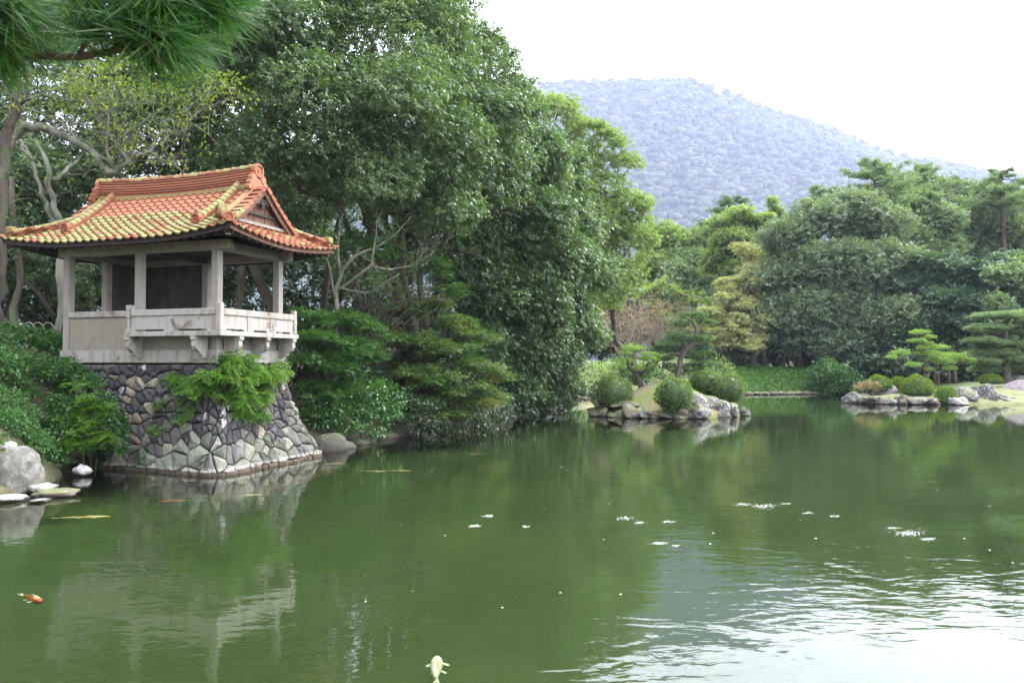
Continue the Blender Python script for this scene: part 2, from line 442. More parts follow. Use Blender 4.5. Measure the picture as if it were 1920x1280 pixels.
# ---------------------------------------------------------------- ground, water, hill
import bmesh
_ico = {}
def ico(sub):
    if sub not in _ico:
        bm = bmesh.new(); bmesh.ops.create_icosphere(bm, subdivisions=sub, radius=1.0)
        V = np.array([v.co[:] for v in bm.verts]); F = np.array([[v.index for v in f.verts] for f in bm.faces]); bm.free(); _ico[sub] = (V, F)
    return _ico[sub]
POND = np.array([(-13,4.5),(-13.5,9),(-12.6,13.5),(-10.7,15.6),(-9.9,16.6),(-10.3,18.0),(-10.9,19.2),(-10.7,20.0),(-9.9,20.7),
    (-9.2,20.0),(-6.9,19.15),(-6.2,19.6),(-5.45,23.7),(-6.4,24.6),(-5.9,25.6),(-4.5,29.3),(-2.6,33.7),(-0.8,37.9),(1.0,42.5),(2.9,47.6),(3.4,52),(4.2,57.5),
    (6.3,60.5),(9,63.5),(14,66.5),(19.8,67.8),(25,69.0),(29.5,69.2),(34,65),(33,60),(27,57.5),(23.6,55.5),(22.9,53.6),(25.6,52.3),
    (30,51.9),(35,52.2),(41,53),(52,51),(64,44),(66,20),(60,4.5)], dtype=float)

def poly_sd(X, Y, poly):
    """signed distance to a polygon, negative inside"""
    d = np.full(X.shape, 1e9); inside = np.zeros(X.shape, dtype=bool)
    n = len(poly)
    for i in range(n):
        ax, ay = poly[i]; bx, by = poly[(i+1) % n]
        ex, ey = bx-ax, by-ay
        t = np.clip(((X-ax)*ex + (Y-ay)*ey)/(ex*ex+ey*ey), 0, 1)
        d = np.minimum(d, np.hypot(X-ax-t*ex, Y-ay-t*ey))
        c = ((ay > Y) != (by > Y)) & (X < (bx-ax)*(Y-ay)/((by-ay) if by != ay else 1e-9) + ax)
        inside ^= c
    return np.where(inside, -d, d)

def vnoise(X, Y, s, seed=0):
    """cheap smooth value noise from summed sines"""
    r = np.random.default_rng(seed); out = np.zeros(X.shape)
    for k in range(7):
        a = r.uniform(0, 2*math.pi); f = s*r.uniform(0.5, 2.0); p = r.uniform(0, 6.28)
        out += np.sin((X*math.cos(a) + Y*math.sin(a))*f + p)
    return out/7.0

def gauss(X, Y, cx, cy, sx, sy):
    return np.exp(-(((X-cx)/sx)**2 + ((Y-cy)/sy)**2))

def ground_z(X, Y):
    X = np.asarray(X, float); Y = np.asarray(Y, float)
    sd = poly_sd(X, Y, POND)
    wl = gauss(X, Y, -14.5, 20, 5.0, 7.0); wp = gauss(X, Y, -8.6, 23.5, 4.5, 4.0); wm = gauss(X, Y, 25, 75.0, 8.5, 6.5)
    wr = 1/(1+np.exp(-(X-20)/1.2))*(1/(1+np.exp((Y-62)/2.5)))*(1/(1+np.exp(-(Y-46)/2)))
    plateau = 1.1 + 2.9*wl + 1.7*wp*(1-wl) + 1.7*wm + 0.35*wr + 0.15*vnoise(X, Y, 0.5, 3)
    plateau = plateau + np.clip((Y-85)/60, 0, 2)*1.0
    slope = 0.75 + 1.3*wl + 1.2*wp - 0.25*wm - 0.42*wr
    land = 0.06 + plateau*(1-np.exp(-np.maximum(sd, 0)*slope/np.maximum(plateau, 0.3)))
    land = land + 0.05*vnoise(X, Y, 3.0, 5)*np.clip(sd, 0, 1)
    a = R(-19.2); lx = (X+7.39)*math.cos(a) + (Y-20)*math.sin(a); ly = -(X+7.39)*math.sin(a) + (Y-20)*math.cos(a)     # axes of the pavilion
    din = np.minimum(np.minimum(0.80-lx, ly+0.80), 4.5-ly); box = (lx > -4.4) & (lx < 1.5) & (ly > -1.6) & (ly < 5.0)
    land = np.where(box, np.minimum(land, np.maximum(din-0.32, -0.4)*2.0), land)
    return np.where(sd > 0, land, np.maximum(-0.85, sd*1.6) - 0.02)

def gz(x, y): return float(ground_z(np.array([x]), np.array([y]))[0])

def axis_coords(lo, a, b, hi, step):
    mid = np.arange(a, b+1e-6, step); L = []; x = a; s = step
    while x > lo: s *= 1.22; x = max(lo, x - s); L.append(x)
    U = []; x = mid[-1]; s = step
    while x < hi: s *= 1.22; x = min(hi, x + s); U.append(x)
    return np.concatenate([np.array(L[::-1]), mid, np.array(U)])

def grid_mesh(name, xs, ys, Z, smooth=True):
    nx, ny = len(xs), len(ys)
    X, Y = np.meshgrid(xs, ys)
    V = np.stack([X.ravel(), Y.ravel(), Z.ravel()], 1)
    i = np.arange((ny-1)*(nx-1)); r = i//(nx-1); c = i % (nx-1); a = r*nx + c
    F = np.stack([a, a+1, a+nx+1, a+nx], 1)
    return raw_mesh(name, V, F, smooth)

gx = axis_coords(-1900, -22, 40, 2600, 0.42); gy = axis_coords(-120, 3, 84, 2900, 0.42)
GX, GY = np.meshgrid(gx, gy)
g_me = grid_mesh('ground', gx, gy, ground_z(GX, GY))
m, nt, out = new_mat('ground_soil_moss_and_lawn')
geo = nt.nodes.new('ShaderNodeNewGeometry'); pos = geo.outputs['Position']
n1 = noise_tex(nt, 0.8, 6, 0.6, pos); n2 = noise_tex(nt, 9.0, 5, 0.65, pos)
soil = ramp(nt, [(0.3, (0.045,0.034,0.020)), (0.6, (0.10,0.075,0.045)), (0.8, (0.15,0.12,0.08))], n2)
green = ramp(nt, [(0.3, (0.035,0.075,0.018)), (0.7, (0.085,0.14,0.035))], n2)
lawn = ramp(nt, [(0.3, (0.17,0.18,0.075)), (0.7, (0.27,0.255,0.13))], n2)
at_l = nt.nodes.new('ShaderNodeAttribute'); at_l.attribute_name = 'lawn'
at_g = nt.nodes.new('ShaderNodeAttribute'); at_g.attribute_name = 'turf'
c = mix(nt, math_n(nt, 'MULTIPLY', at_g.outputs['Fac'], ramp(nt, [(0.35, 0.5), (0.55, 1)], n1)), soil, green)
c = mix(nt, math_n(nt, 'MULTIPLY', at_l.outputs['Fac'], ramp(nt, [(0.3, 0.55), (0.5, 1)], n1)), c, lawn)
finish(nt, out, c, 0.95, bump=n2, bstr=0.6, bdist=0.05)
MAT['ground'] = m
ground = link_mesh('ground', g_me, m)
tag(ground, kind='structure')
lawn_w = np.clip(gauss(GX, GY, 32, 56, 11, 5.5)*1.1, 0, 0.6)*(GX > 21) + gauss(GX, GY, 5.5, 63, 4, 3.5) + 0.8*gauss(GX, GY, 12, 72, 5, 4)
turf_w = np.clip(gauss(GX, GY, 25, 74, 12, 10)*1.5, 0, 1) + 0.9*gauss(GX, GY, 33, 56, 14, 7)*(GX > 21) + 0.5*(GY > 60) + 0.3*gauss(GX, GY, -12, 20, 6, 6)
for nm, w in (('lawn', lawn_w), ('turf', turf_w)):
    a = g_me.attributes.new(nm, 'FLOAT', 'POINT'); a.data.foreach_set('value', np.clip(w, 0, 1).astype(np.float32).ravel())

# murky bed a little below the surface: what the eye meets when it looks into the green water
m, nt, out = new_mat('murky_green_pond_bed')
pos = nt.nodes.new('ShaderNodeNewGeometry').outputs['Position']
n1 = noise_tex(nt, 0.12, 4, 0.6, pos)
finish(nt, out, ramp(nt, [(0.3, (0.038,0.056,0.023)), (0.7, (0.060,0.079,0.034))], n1), 1.0, spec=0.0)
bed = MB(); bed.add([(-30,-2,0),(75,-2,0),(75,78,0),(-30,78,0)], [(0,1,2,3)])
tag(bed.build('pond_bed', m, loc=(0,0,-0.5)), kind='structure')

m, nt, out = new_mat('pond_water')
pos = nt.nodes.new('ShaderNodeNewGeometry').outputs['Position']
mp = nt.nodes.new('ShaderNodeMapping'); mp.inputs['Scale'].default_value = (0.75, 1.35, 1); mp.inputs['Rotation'].default_value = (0, 0, R(-14)); nt.links.new(pos, mp.inputs['Vector'])
w1 = noise_tex(nt, 1.3, 3, 0.45, mp.outputs[0], 0.7)
w2 = noise_tex(nt, 5.5, 2, 0.5, mp.outputs[0], 0.4)
w3 = noise_tex(nt, 0.11, 2, 0.5, pos)
calm = ramp(nt, [(0.38, 0.35), (0.62, 1.0)], w3)
h = math_n(nt, 'MULTIPLY', math_n(nt, 'ADD', math_n(nt, 'MULTIPLY', w1, 0.72), math_n(nt, 'MULTIPLY', w2, 0.22)), calm)
sy = nt.nodes.new('ShaderNodeSeparateXYZ'); nt.links.new(pos, sy.inputs[0])
lee = nt.nodes.new('ShaderNodeMapRange'); lee.inputs['From Min'].default_value = 12; lee.inputs['From Max'].default_value = 42; lee.inputs['To Min'].default_value = 1.0; lee.inputs['To Max'].default_value = 0.17
nt.links.new(sy.outputs['Y'], lee.inputs['Value'])          # the water lies calmer in the lee of the far bank
h = math_n(nt, 'MULTIPLY', h, lee.outputs[0])
bmp = nt.nodes.new('ShaderNodeBump'); bmp.inputs['Strength'].default_value = 1.0; bmp.inputs['Distance'].default_value = 0.0175
nt.links.new(h, bmp.inputs['Height'])
gl = nt.nodes.new('ShaderNodeBsdfGlossy'); gl.inputs['Roughness'].default_value = 0.02; gl.inputs['Color'].default_value = (0.95, 0.97, 0.95, 1)
tr = nt.nodes.new('ShaderNodeBsdfTransparent'); tr.inputs['Color'].default_value = (0.86, 0.93, 0.80, 1)
fr = nt.nodes.new('ShaderNodeFresnel'); fr.inputs['IOR'].default_value = 1.40
nt.links.new(bmp.outputs[0], gl.inputs['Normal']); nt.links.new(bmp.outputs[0], fr.inputs['Normal'])
mx = nt.nodes.new('ShaderNodeMixShader')
nt.links.new(fr.outputs[0], mx.inputs[0]); nt.links.new(tr.outputs[0], mx.inputs[1]); nt.links.new(gl.outputs[0], mx.inputs[2])
nt.links.new(mx.outputs[0], out.inputs['Surface'])
wm = MB(); wm.add([(-30,-2,0),(75,-2,0),(75,78,0),(-30,78,0)], [(0,1,2,3)])
tag(wm.build('water', m, loc=(0,0,0)), kind='structure')

# hill behind the garden
HX = np.array([-420,-200,-90,-30,12,36,60,102,132,162,192,222,252,290,340,420,520]); HZ = np.array([60,95,125,150,158,161,159,155,147,138,128,119,111,104,92,72,50])
HS = 5.5      # the hill stands about 2.5 km off
def hill_z(X, Y):
    X = np.asarray(X, float)/HS; Y = np.asarray(Y, float)/HS
    H = np.interp(X + (450-Y)*0.25, HX, HZ) + 2.5*vnoise(X, Y, 0.06, 9)
    t = np.clip((Y-185)/265, 0, 1); back = np.clip(1-(Y-450)/260, 0, 1)
    s = t**1.15*(1 + 0.06*vnoise(X, Y, 0.03, 21))
    return HS*(np.where(Y < 450, H*s, H*back) + 4*vnoise(X, Y, 0.05, 4)*t)
hx = np.arange(-345, 470, 8.0)*HS; hy = np.arange(175, 520, 6.0)*HS
HXX, HYY = np.meshgrid(hx, hy)
m, nt, out = new_mat('hill_undergrowth')
pos = nt.nodes.new('ShaderNodeNewGeometry').outputs['Position']
finish(nt, out, ramp(nt, [(0.3, (0.03,0.05,0.03)), (0.7, (0.055,0.075,0.04))], noise_tex(nt, 0.04, 6, 0.6, pos)), 1.0, spec=0.1)
tag(link_mesh('mountain', grid_mesh('mountain', hx, hy, hill_z(HXX, HYY)-3), m), kind='structure')

# ---------------------------------------------------------------- foliage machinery
T_LEAF = (np.array([(0,0,0),(0.26,0.45,0.07),(0,1,-0.06),(-0.26,0.45,0.07)]), np.array([(0,1,2),(0,2,3)]))
T_NARROW = (np.array([(0,0,0),(0.15,0.45,0.04),(0,1,-0.10),(-0.15,0.45,0.04)]), np.array([(0,1,2),(0,2,3)]))
T_TRI = (np.array([(-0.20,0.20,0.03),(0.24,0.34,0.03),(0,1.02,-0.10)]), np.array([(0,1,2)]))      # a leaf too far off to show its fold
def star_template(n=5, spread=150):
    V = []; F = []
    for i in range(n):
        a = R(-spread/2 + spread*i/(n-1)); l = 1.0 - 0.30*abs(i-(n-1)/2)/((n-1)/2)
        d = np.array([math.sin(a), math.cos(a), 0]); w = np.array([math.cos(a), -math.sin(a), 0])*0.13
        b = len(V); V += [(0,0,0), tuple(d*l*0.5 + w + (0,0,0.03)), tuple(d*l + (0,0,-0.10)), tuple(d*l*0.5 - w + (0,0,0.03))]; F += [(b,b+1,b+2),(b,b+2,b+3)]
    return np.array(V, float), np.array(F)
T_STAR = star_template()
def star_far(n=5, spread=150):
    V = []; F = []
    for i in range(n):
        a = R(-spread/2 + spread*i/(n-1)); l = 1.0 - 0.30*abs(i-(n-1)/2)/((n-1)/2)
        d = np.array([math.sin(a), math.cos(a), 0]); w = np.array([math.cos(a), -math.sin(a), 0])*0.13
        b = len(V); V += [tuple(d*l*0.25 + w), tuple(d*l + (0,0,-0.10)), tuple(d*l*0.25 - w)]; F += [(b,b+1,b+2)]
    return np.array(V, float), np.array(F)
T_STAR = star_far()
def frond_template(n=7):
    V = []; F = []
    for i in range(n):
        t = (i+0.6)/n; y = t; z = -0.28*t*t; l = 0.36*math.sin(math.pi*min(1, 0.18+0.86*t))**0.8
        for s in (-1, 1):
            b = len(V); w = 0.055
            V += [(0,y-w*0.5,z),(s*l*0.55,y+w+0.05,z+0.02),(s*l,y+0.12,z-0.05),(s*l*0.5,y-w+0.03,z)]; F += [(b,b+1,b+2),(b,b+2,b+3)]
    b = len(V); V += [(-0.06,0.88,-0.21),(0.06,0.88,-0.21),(0,1.08,-0.33)]; F += [(b,b+1,b+2)]
    return np.array(V, float), np.array(F)
T_FROND = frond_template()
def bunch_template(n=6, seed=1, narrow=False, cone=1.0, leaf=None):
    """a spray of n drooping leaves on one twig end"""
    r = np.random.default_rng(seed); V = []; F = []
    base = leaf or (T_NARROW if narrow else T_LEAF)
    for i in range(n):
        a = 2*math.pi*i/n + r.uniform(-.4, .4); el = r.uniform(-0.7, 0.35)*cone
        d = np.array([math.cos(a)*math.cos(el), math.sin(a)*math.cos(el)*0.9+0.35, math.sin(el)]); d /= np.linalg.norm(d)
        nn = np.array([r.normal(0, .35), r.normal(0, .35), 1.0]); x = np.cross(d, nn); x /= np.linalg.norm(x); zz = np.cross(x, d)
        M = np.stack([x, d, zz], 1); b = len(V)
        L = r.uniform(0.75, 1.1)
        V += [tuple(M @ (p*L)) for p in base[0]]; F += [tuple(b+k for k in f) for f in base[1]]
    return np.array(V), np.array(F)
T_BUNCH = bunch_template(7, 3); T_SPRAY = bunch_template(5, 8); T_FARB = bunch_template(7, 3, leaf=T_TRI); T_FARS = bunch_template(6, 8, leaf=T_TRI); T_BUNCHN = bunch_template(7, 5, True)
def tuft_template(n=10, seed=2, w=0.03, up=0.5):
    r = np.random.default_rng(seed); V = []; F = []
    for i in range(n):
        a = 2*math.pi*i/n + r.uniform(-.3, .3); el = r.uniform(0.1, 1.3)
        d = np.array([math.cos(a)*math.cos(el), math.sin(a)*math.cos(el), math.sin(el)]); s = np.cross(d, r.normal(size=3)); s /= np.linalg.norm(s)
        b = len(V); V += [tuple(-s*w), tuple(s*w), tuple(d)]; F += [(b,b+1,b+2)]
    return np.array(V), np.array(F)
T_TUFT = tuft_template(9, 2, 0.075)

def unit(A): return A/np.maximum(np.linalg.norm(A, axis=-1, keepdims=True), 1e-9)

def scatter(tmpl, P, L, Nn, S):
    """place a template at points P with long axis L, up Nn, size S"""
    L = unit(L); X = unit(np.cross(L, Nn)); Z = np.cross(X, L)
    M = np.stack([X, L, Z], axis=2)
    V = np.einsum('nij,kj->nki', M, tmpl[0])*S[:, None, None] + P[:, None, :]
    k = len(tmpl[0]); F = tmpl[1][None, :, :] + (np.arange(len(P))*k)[:, None, None]
    return V.reshape(-1, 3), F.reshape(-1, 3)

def join(parts):
    V = []; F = []; b = 0
    for v, f in parts:
        V.append(v); F.append(f + b); b += len(v)
    return np.concatenate(V), np.concatenate(F)

def lobes_points(lobes, n, rng, lo=0.72, hi=1.0, down=-0.45, back=0.5):
    """points near the surface of a set of ellipsoids (x,y,z,rx,ry,rz), skipping what lies deep inside another"""
    Lb = np.array(lobes, float); w = (Lb[:,3]*Lb[:,4]*Lb[:,5])**(2/3); w /= w.sum()
    P = []; O = []; need = n; guard = 0
    while need > 0 and guard < 12:
        guard += 1
        k = rng.choice(len(Lb), size=need*3, p=w); d = unit(rng.normal(size=(need*3, 3)))
        keep = (d[:,2] > down) | (rng.random(len(d)) < 0.12)
        keep &= (d[:,1] < 0.35) | (rng.random(len(d)) < back)
        rr = rng.uniform(lo, hi, size=len(d))[:, None]
        p = Lb[k,:3] + d*Lb[k,3:]*rr
        for j in range(len(Lb)):
            q = np.linalg.norm((p - Lb[j,:3])/Lb[j,3:], axis=1)
            keep &= ~((q < 0.62) & (k != j))
        p, d = p[keep][:need], d[keep][:need]
        P.append(p); O.append(d); need -= len(p)
    return np.concatenate(P), np.concatenate(O)

def foliage(lobes, clumps, per, cr, tmpl, size, rng, flat=0.55, droop=0.35, up=0.8, lo=0.72, hi=1.0, down=-0.45, back=0.5, jitter=0.45, var=0.25, inner=0.0):
    """leaves in clumps over lobes: returns vertex and face arrays and the clump centres"""
    C, O = lobes_points(lobes, clumps, rng, lo, hi, down, back)
    if inner > 0:
        C2, O2 = lobes_points(lobes, int(clumps*inner), rng, 0.35, 0.7, -0.8, 0.8); C = np.concatenate([C, C2]); O = np.concatenate([O, O2])
    n = len(C); k = per
    cs = cr*rng.uniform(0.6, 1.35, size=(n, 1, 1))
    d = unit(rng.normal(size=(n, k, 3))); r = rng.random((n, k, 1))**0.45
    off = d*r*cs*np.array([1, 1, flat])
    P = (C[:, None, :] + off).reshape(-1, 3)
    Oo = np.repeat(O, k, axis=0); dd = d.reshape(-1, 3)
    L = dd*0.7 + Oo*0.5 + rng.normal(size=P.shape)*jitter + np.array([0, 0, -droop])
    Nn = np.array([0, 0, up]) + dd*0.35 + Oo*0.35 + rng.normal(size=P.shape)*jitter
    S = size*rng.uniform(1-var, 1+var, size=len(P))
    V, F = scatter(tmpl, P, L, Nn, S)
    return V, F, C

def curve_pts(a, b, n=5, sag=0.0, wob=0.12, rng=RNG):
    a = np.array(a, float); b = np.array(b, float); L = np.linalg.norm(b-a); out_ = []
    for i in range(n+1):
        t = i/n; p = a + (b-a)*t
        p = p + np.array([0, 0, sag*L*math.sin(math.pi*t)])
        if 0 < i < n: p = p + rng.normal(size=3)*wob*L/n*1.5
        out_.append(tuple(p))
    return out_

def limbs(base, top, lobes, C, r0, rng, twigs=40, sag=0.06, side=0.0):
    """trunk and the branches that run from it to the lobes and on to some clumps"""
    tr_ = MB(); br = MB()
    base = np.array(base, float); top = np.array(top, float)
    tp = curve_pts(base - np.array([0,0,0.4]), top, 6, 0, 0.09, rng)
    tr_.tube(tp, [r0*(1.25 if i == 0 else 1.0 - 0.09*i) for i in range(len(tp))], 10)
    cents = []
    for lb in lobes:
        c = np.array(lb[:3]) - np.array([0, 0, lb[5]*0.3]); t = rng.uniform(0.45, 1.0); i = int(t*(len(tp)-1)); s = np.array(tp[i])
        if c[2] < s[2]: s = np.array(tp[max(1, i-2)])
        pts = curve_pts(s, c, 6, sag, 0.25, rng); q = r0*rng.uniform(0.28, 0.45)
        br.tube(pts, [q*(1-0.11*k) for k in range(len(pts))], 6); cents.append(c)
    cents = np.array(cents)
    if twigs and len(C):
        for c in C[rng.choice(len(C), size=min(twigs, len(C)), replace=False)]:
            j = int(np.argmin(np.linalg.norm(cents - c, axis=1)))
            pts = curve_pts(cents[j], c, 4, 0.03, 0.3, rng); q = r0*0.11
            br.tube(pts, [q*(1-0.19*k) for k in range(len(pts))], 4, False)
    return tr_, br

def tree(name, label, base, lobes, leaf, cat='tree', group=None, bark='bark', r0=0.25, top=None, clumps=200, per=8, cr=0.7, tmpl=T_BUNCH,
         size=0.2, twigs=40, rng=None, seed=1, extra=None, **kw):
    rng = np.random.default_rng(seed)
    bs = kw.pop('bilseed', None); masses = lobes
    if bs is not None: masses = bil(lobes, bs)
    root = empty(name, tuple(base)); tag(root, label, cat, group)
    V, F, C = foliage(masses, clumps, per, cr, tmpl, size, rng, **kw)
    b = np.array(base)
    me = raw_mesh('crown', V - b, F); link_mesh('crown', me, MAT[leaf], root)
    if top is None:
        lm = np.array(lobes); top = (float(np.average(lm[:,0])), float(np.average(lm[:,1])), float(np.average(lm[:,2])))
    tr_, br = limbs(base, top, lobes, C, r0, rng, twigs)
    for mbx, nm in ((tr_, 'trunk'), (br, 'branch')):
        if mbx.v:
            mbx.v = [tuple(np.array(p) - b) for p in mbx.v]
            mbx.build(nm, MAT[bark], root, True)
    return root

def lobe(px, py, d, r, rz=None, ry=None):
    x, y, z = at(px, py, d)
    return (x, y, z, r, ry or r, rz or r*0.85)

def bush(name, label, lobes, leaf, cat='bush', group=None, clumps=60, per=10, cr=0.3, tmpl=T_LEAF, size=0.1, seed=1, stems=5, **kw):
    rng = np.random.default_rng(seed); lm = np.array(lobes, float)
    bx, by = lm[:,0].mean(), lm[:,1].mean(); b = np.array([bx, by, min((lm[:,2]-lm[:,5]).min(), gz(bx, by))])
    root = empty(name, tuple(b)); tag(root, label, cat, group)
    kw.setdefault('back', 0.6)
    V, F, C = foliage(lobes, clumps, per, cr, tmpl, size, rng, **kw)
    link_mesh('foliage', raw_mesh('foliage', V-b, F), MAT[leaf], root)
    st = MB()
    for c in C[rng.choice(len(C), size=min(stems, len(C)), replace=False)]:
        s = b + np.array([rng.normal()*0.1, rng.normal()*0.1, -0.05]); st.tube([tuple(p - b) for p in np.array(curve_pts(s, c, 4, 0.0, 0.2, rng))], [0.03, 0.025, 0.02, 0.014, 0.008], 5)
    if stems: st.build('stem', MAT['bark'], root, True)
    return root

# ---------------------------------------------------------------- woods on the hill: more than anyone could count
rng = np.random.default_rng(3)
def tree_lump(seed):
    """one tree crown far away: a lumpy closed mass"""
    V, F = ico(1); r = np.random.default_rng(seed); o = r.uniform(0, 40, 3)
    n = np.array([noise.fractal(Vector(v*1.6+o), 0.7, 2.1, 4) for v in V]); V = V*(1 + 0.9*n)[:, None]*np.array([1, 1, 0.85]); return V, F
parts_ = []
for k in range(5):
    n = 5000
    P = np.stack([rng.uniform(-150, 400, n), 185 + 290*rng.random(n)**0.75, np.zeros(n)], 1)*HS
    keep = np.abs(P[:,0]) < P[:,1]*0.72; P = P[keep & (P[:,0] > -0.25*P[:,1])]; n = len(P)
    S = rng.uniform(1.0, 2.5, n)*HS; P[:,2] = hill_z(P[:,0], P[:,1]) + S*0.35
    a = rng.uniform(0, 6.28, n)
    L = np.stack([np.cos(a), np.sin(a), np.zeros(n)], 1)
    parts_.append(scatter(tree_lump(k+5), P, L, np.tile([0,0,1.0], (n,1)), S))
V, F = join(parts_)
tag(link_mesh('mountain_forest', raw_mesh('mountain_forest', V, F), MAT['far_leaf']), 'thick woods covering the long hill behind the garden, pale with haze', 'forest', kind='stuff')

# ---------------------------------------------------------------- air
hz = MB(); hz.box(-2050, 2750, -180, 3100, -2.0, 1100)
m, nt, out = new_mat('haze_air')
pv = nt.nodes.new('ShaderNodeVolumePrincipled')
pv.inputs['Color'].default_value = (0.64, 0.70, 1.0, 1)
pv.inputs['Density'].default_value = 0.00015
pv.inputs['Anisotropy'].default_value = 0.1
nt.links.new(pv.outputs[0], out.inputs['Volume'])
hzo = hz.build('haze', m)
tag(hzo, 'thin bluish air that fades the distant hill', 'haze', kind='stuff')

# ---------------------------------------------------------------- pavilion
PAV = (-7.39, 20.0, 2.7); PROT = -19.2
W_U, W_V = 4.86, 2.52           # column grid, front bays along -u, depth along v
pav = empty('garden_pavilion', PAV, R(PROT))
tag(pav, 'open stone pavilion with orange tiled hip and gable roof above the pond', 'pavilion')
def pav_world(u, v, z=0.0):
    a = R(PROT); return (PAV[0] + u*math.cos(a) - v*math.sin(a), PAV[1] + u*math.sin(a) + v*math.cos(a), PAV[2] + z)

MB().box(-5.02, 0.14, -0.14, 2.66, 0.0, 0.33, ch=0.012).build('base_course', MAT['granite'], pav)
b = MB()
for u0, u1, v0, v1 in ((-2.33, -0.10, -0.06, 0.06), (-0.06, 0.06, 0.10, 2.42)):
    b.box(u0, u1, v0, v1, 0.33, 0.66)
b.build('lower_wall', MAT['pebbledash'], pav)
MB().box(-2.40, 0.0, 0.06, 2.5, 0.60, 0.68).build('floor_slab', MAT['column_stone'], pav)
cw = 0.10
for (u, v, z1) in ((0,0,2.84),(-2.43,0,2.84),(-4.86,0,2.84),(0,2.52,2.84),(-2.43,2.52,2.84),(-4.86,2.52,2.84),(-4.86,1.26,2.84)):
    MB().box(u-cw, u+cw, v-cw, v+cw, 0.33, z1, ch=0.012).build('column', MAT['column_stone'], pav)
# beams
MB().box(-5.15, 0.42, -0.11, 0.11, 2.84, 3.08, ch=0.01).build('beam', MAT['column_stone'], pav)
MB().box(-5.15, 0.42, 2.41, 2.63, 2.84, 3.08, ch=0.01).build('beam', MAT['column_stone'], pav)
MB().box(-0.107, 0.107, 0.113, 2.407, 2.843, 3.076, ch=0.01).build('beam', MAT['column_stone'], pav)
MB().box(-0.107, 0.107, 2.633, 2.92, 2.843, 3.076, ch=0.01).build('beam', MAT['column_stone'], pav)
MB().box(-4.967, -4.753, 0.113, 2.407, 2.843, 3.076, ch=0.01).build('beam', MAT['column_stone'], pav)
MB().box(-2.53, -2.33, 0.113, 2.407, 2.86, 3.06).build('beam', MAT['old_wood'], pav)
MB().box(-4.75, -0.11, 0.115, 2.405, 3.02, 3.06).build('added_ceiling', MAT['old_wood'], pav)  # board added over the columns to keep the interior dark
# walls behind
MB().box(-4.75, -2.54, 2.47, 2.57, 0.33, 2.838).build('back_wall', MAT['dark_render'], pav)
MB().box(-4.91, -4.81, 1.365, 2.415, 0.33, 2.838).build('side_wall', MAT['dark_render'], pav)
# left bay panel and coping
MB().box(-4.755, -2.535, -0.06, 0.03, 0.335, 1.20).build('wall_panel', MAT['pebbledash'], pav)
MB().box(-4.752, -2.46, -0.115, 0.06, 1.203, 1.36, ch=0.01).build('coping', MAT['granite'], pav)
# balcony
b = MB(); b.box(-2.36, 0.60, -0.60, -0.10, 0.66, 0.785, ch=0.01)
b.build('balcony_shelf', MAT['granite'], pav)
b = MB(); b.box(0.105, 0.597, -0.097, 2.66, 0.663, 0.783, ch=0.01)
b.build('balcony_shelf', MAT['granite'], pav)
def post(u, v, s=0.075, z0=0.79, z1=1.46):
    p = MB(); p.box(u-s, u+s, v-s, v+s, z0, z1, ch=0.014); p.build('corner_post', MAT['granite'], pav)
post(0.50, -0.50); post(0.50, 2.56, 0.065, 0.79, 1.44)
p = MB()
for z0, z1, s in ((0.79, 0.86, 0.062), (0.86, 1.14, 0.042), (1.14, 1.20, 0.066), (1.20, 1.34, 0.052), (1.34, 1.46, 0.07)):
    p.box(-2.26-s, -2.26+s, -0.5-s, -0.5+s, z0, z1)
p.build('end_post', MAT['granite'], pav)
b = MB(); b.box(-2.255, -2.17, -0.42, -0.10, 0.79, 1.33); b.build('return_panel', MAT['granite'], pav)
MB().box(-2.19, 0.42, -0.565, -0.435, 1.175, 1.335, ch=0.012).build('top_rail', MAT['granite'], pav)
MB().box(0.435, 0.565, -0.42, 2.49, 1.172, 1.332, ch=0.012).build('top_rail', MAT['granite'], pav)
def panel(kind, a, bb):
    p = MB(); q = MB()
    if kind == 'f':
        p.box(a, bb, -0.530, -0.470, 0.835, 1.172); p.box(a, a+0.14, -0.530, -0.470, 0.787, 0.835); p.box(bb-0.14, bb, -0.530, -0.470, 0.787, 0.835)
    else:
        p.box(0.470, 0.530, a, bb, 0.835, 1.170); p.box(0.470, 0.530, a, a+0.12, 0.787, 0.835); p.box(0.470, 0.530, bb-0.12, bb, 0.787, 0.835)
    p.build('balustrade_panel', MAT['granite'], pav)
for a, bb in ((-2.19, -1.02), (-0.86, 0.42)): panel('f', a, bb)
MB().box(-1.018, -0.862, -0.545, -0.455, 0.787, 1.172).build('muntin', MAT['granite'], pav)
for a, bb in ((-0.42, 0.50), (0.64, 1.44), (1.58, 2.49)): panel('s', a, bb)
for v in (0.57, 1.51):
    MB().box(0.455, 0.545, v-0.068, v+0.068, 0.787, 1.170).build('muntin', MAT['granite'], pav)
# scroll brackets
BR = [(0.0,0.655),(0.46,0.655),(0.46,0.56),(0.445,0.55),(0.445,0.42),(0.40,0.34),(0.32,0.29),(0.26,0.255),(0.24,0.20),(0.17,0.175),(0.16,0.12),(0.0,0.12)]
for u in (-2.26, -0.20):
    q = MB(); q.prism([(-0.143-a, z) for a, z in BR], 'x', u-0.065, u+0.065); q.prism([(-0.143-a*1.04-0.006, z) for a, z in ((0,0.655),(0.46,0.655),(0.46,0.58),(0,0.58))], 'x', u-0.075, u+0.075)
    q.build('bracket', MAT['granite'], pav)
for v in (0.18, 1.28, 2.44):
    q = MB(); q.prism([(0.143+a, z) for a, z in BR], 'y', v-0.065, v+0.065); q.prism([(0.143+a*1.04+0.006, z) for a, z in ((0,0.655),(0.46,0.655),(0.46,0.58),(0,0.58))], 'y', v-0.075, v+0.075)
    q.build('bracket', MAT['granite'], pav)

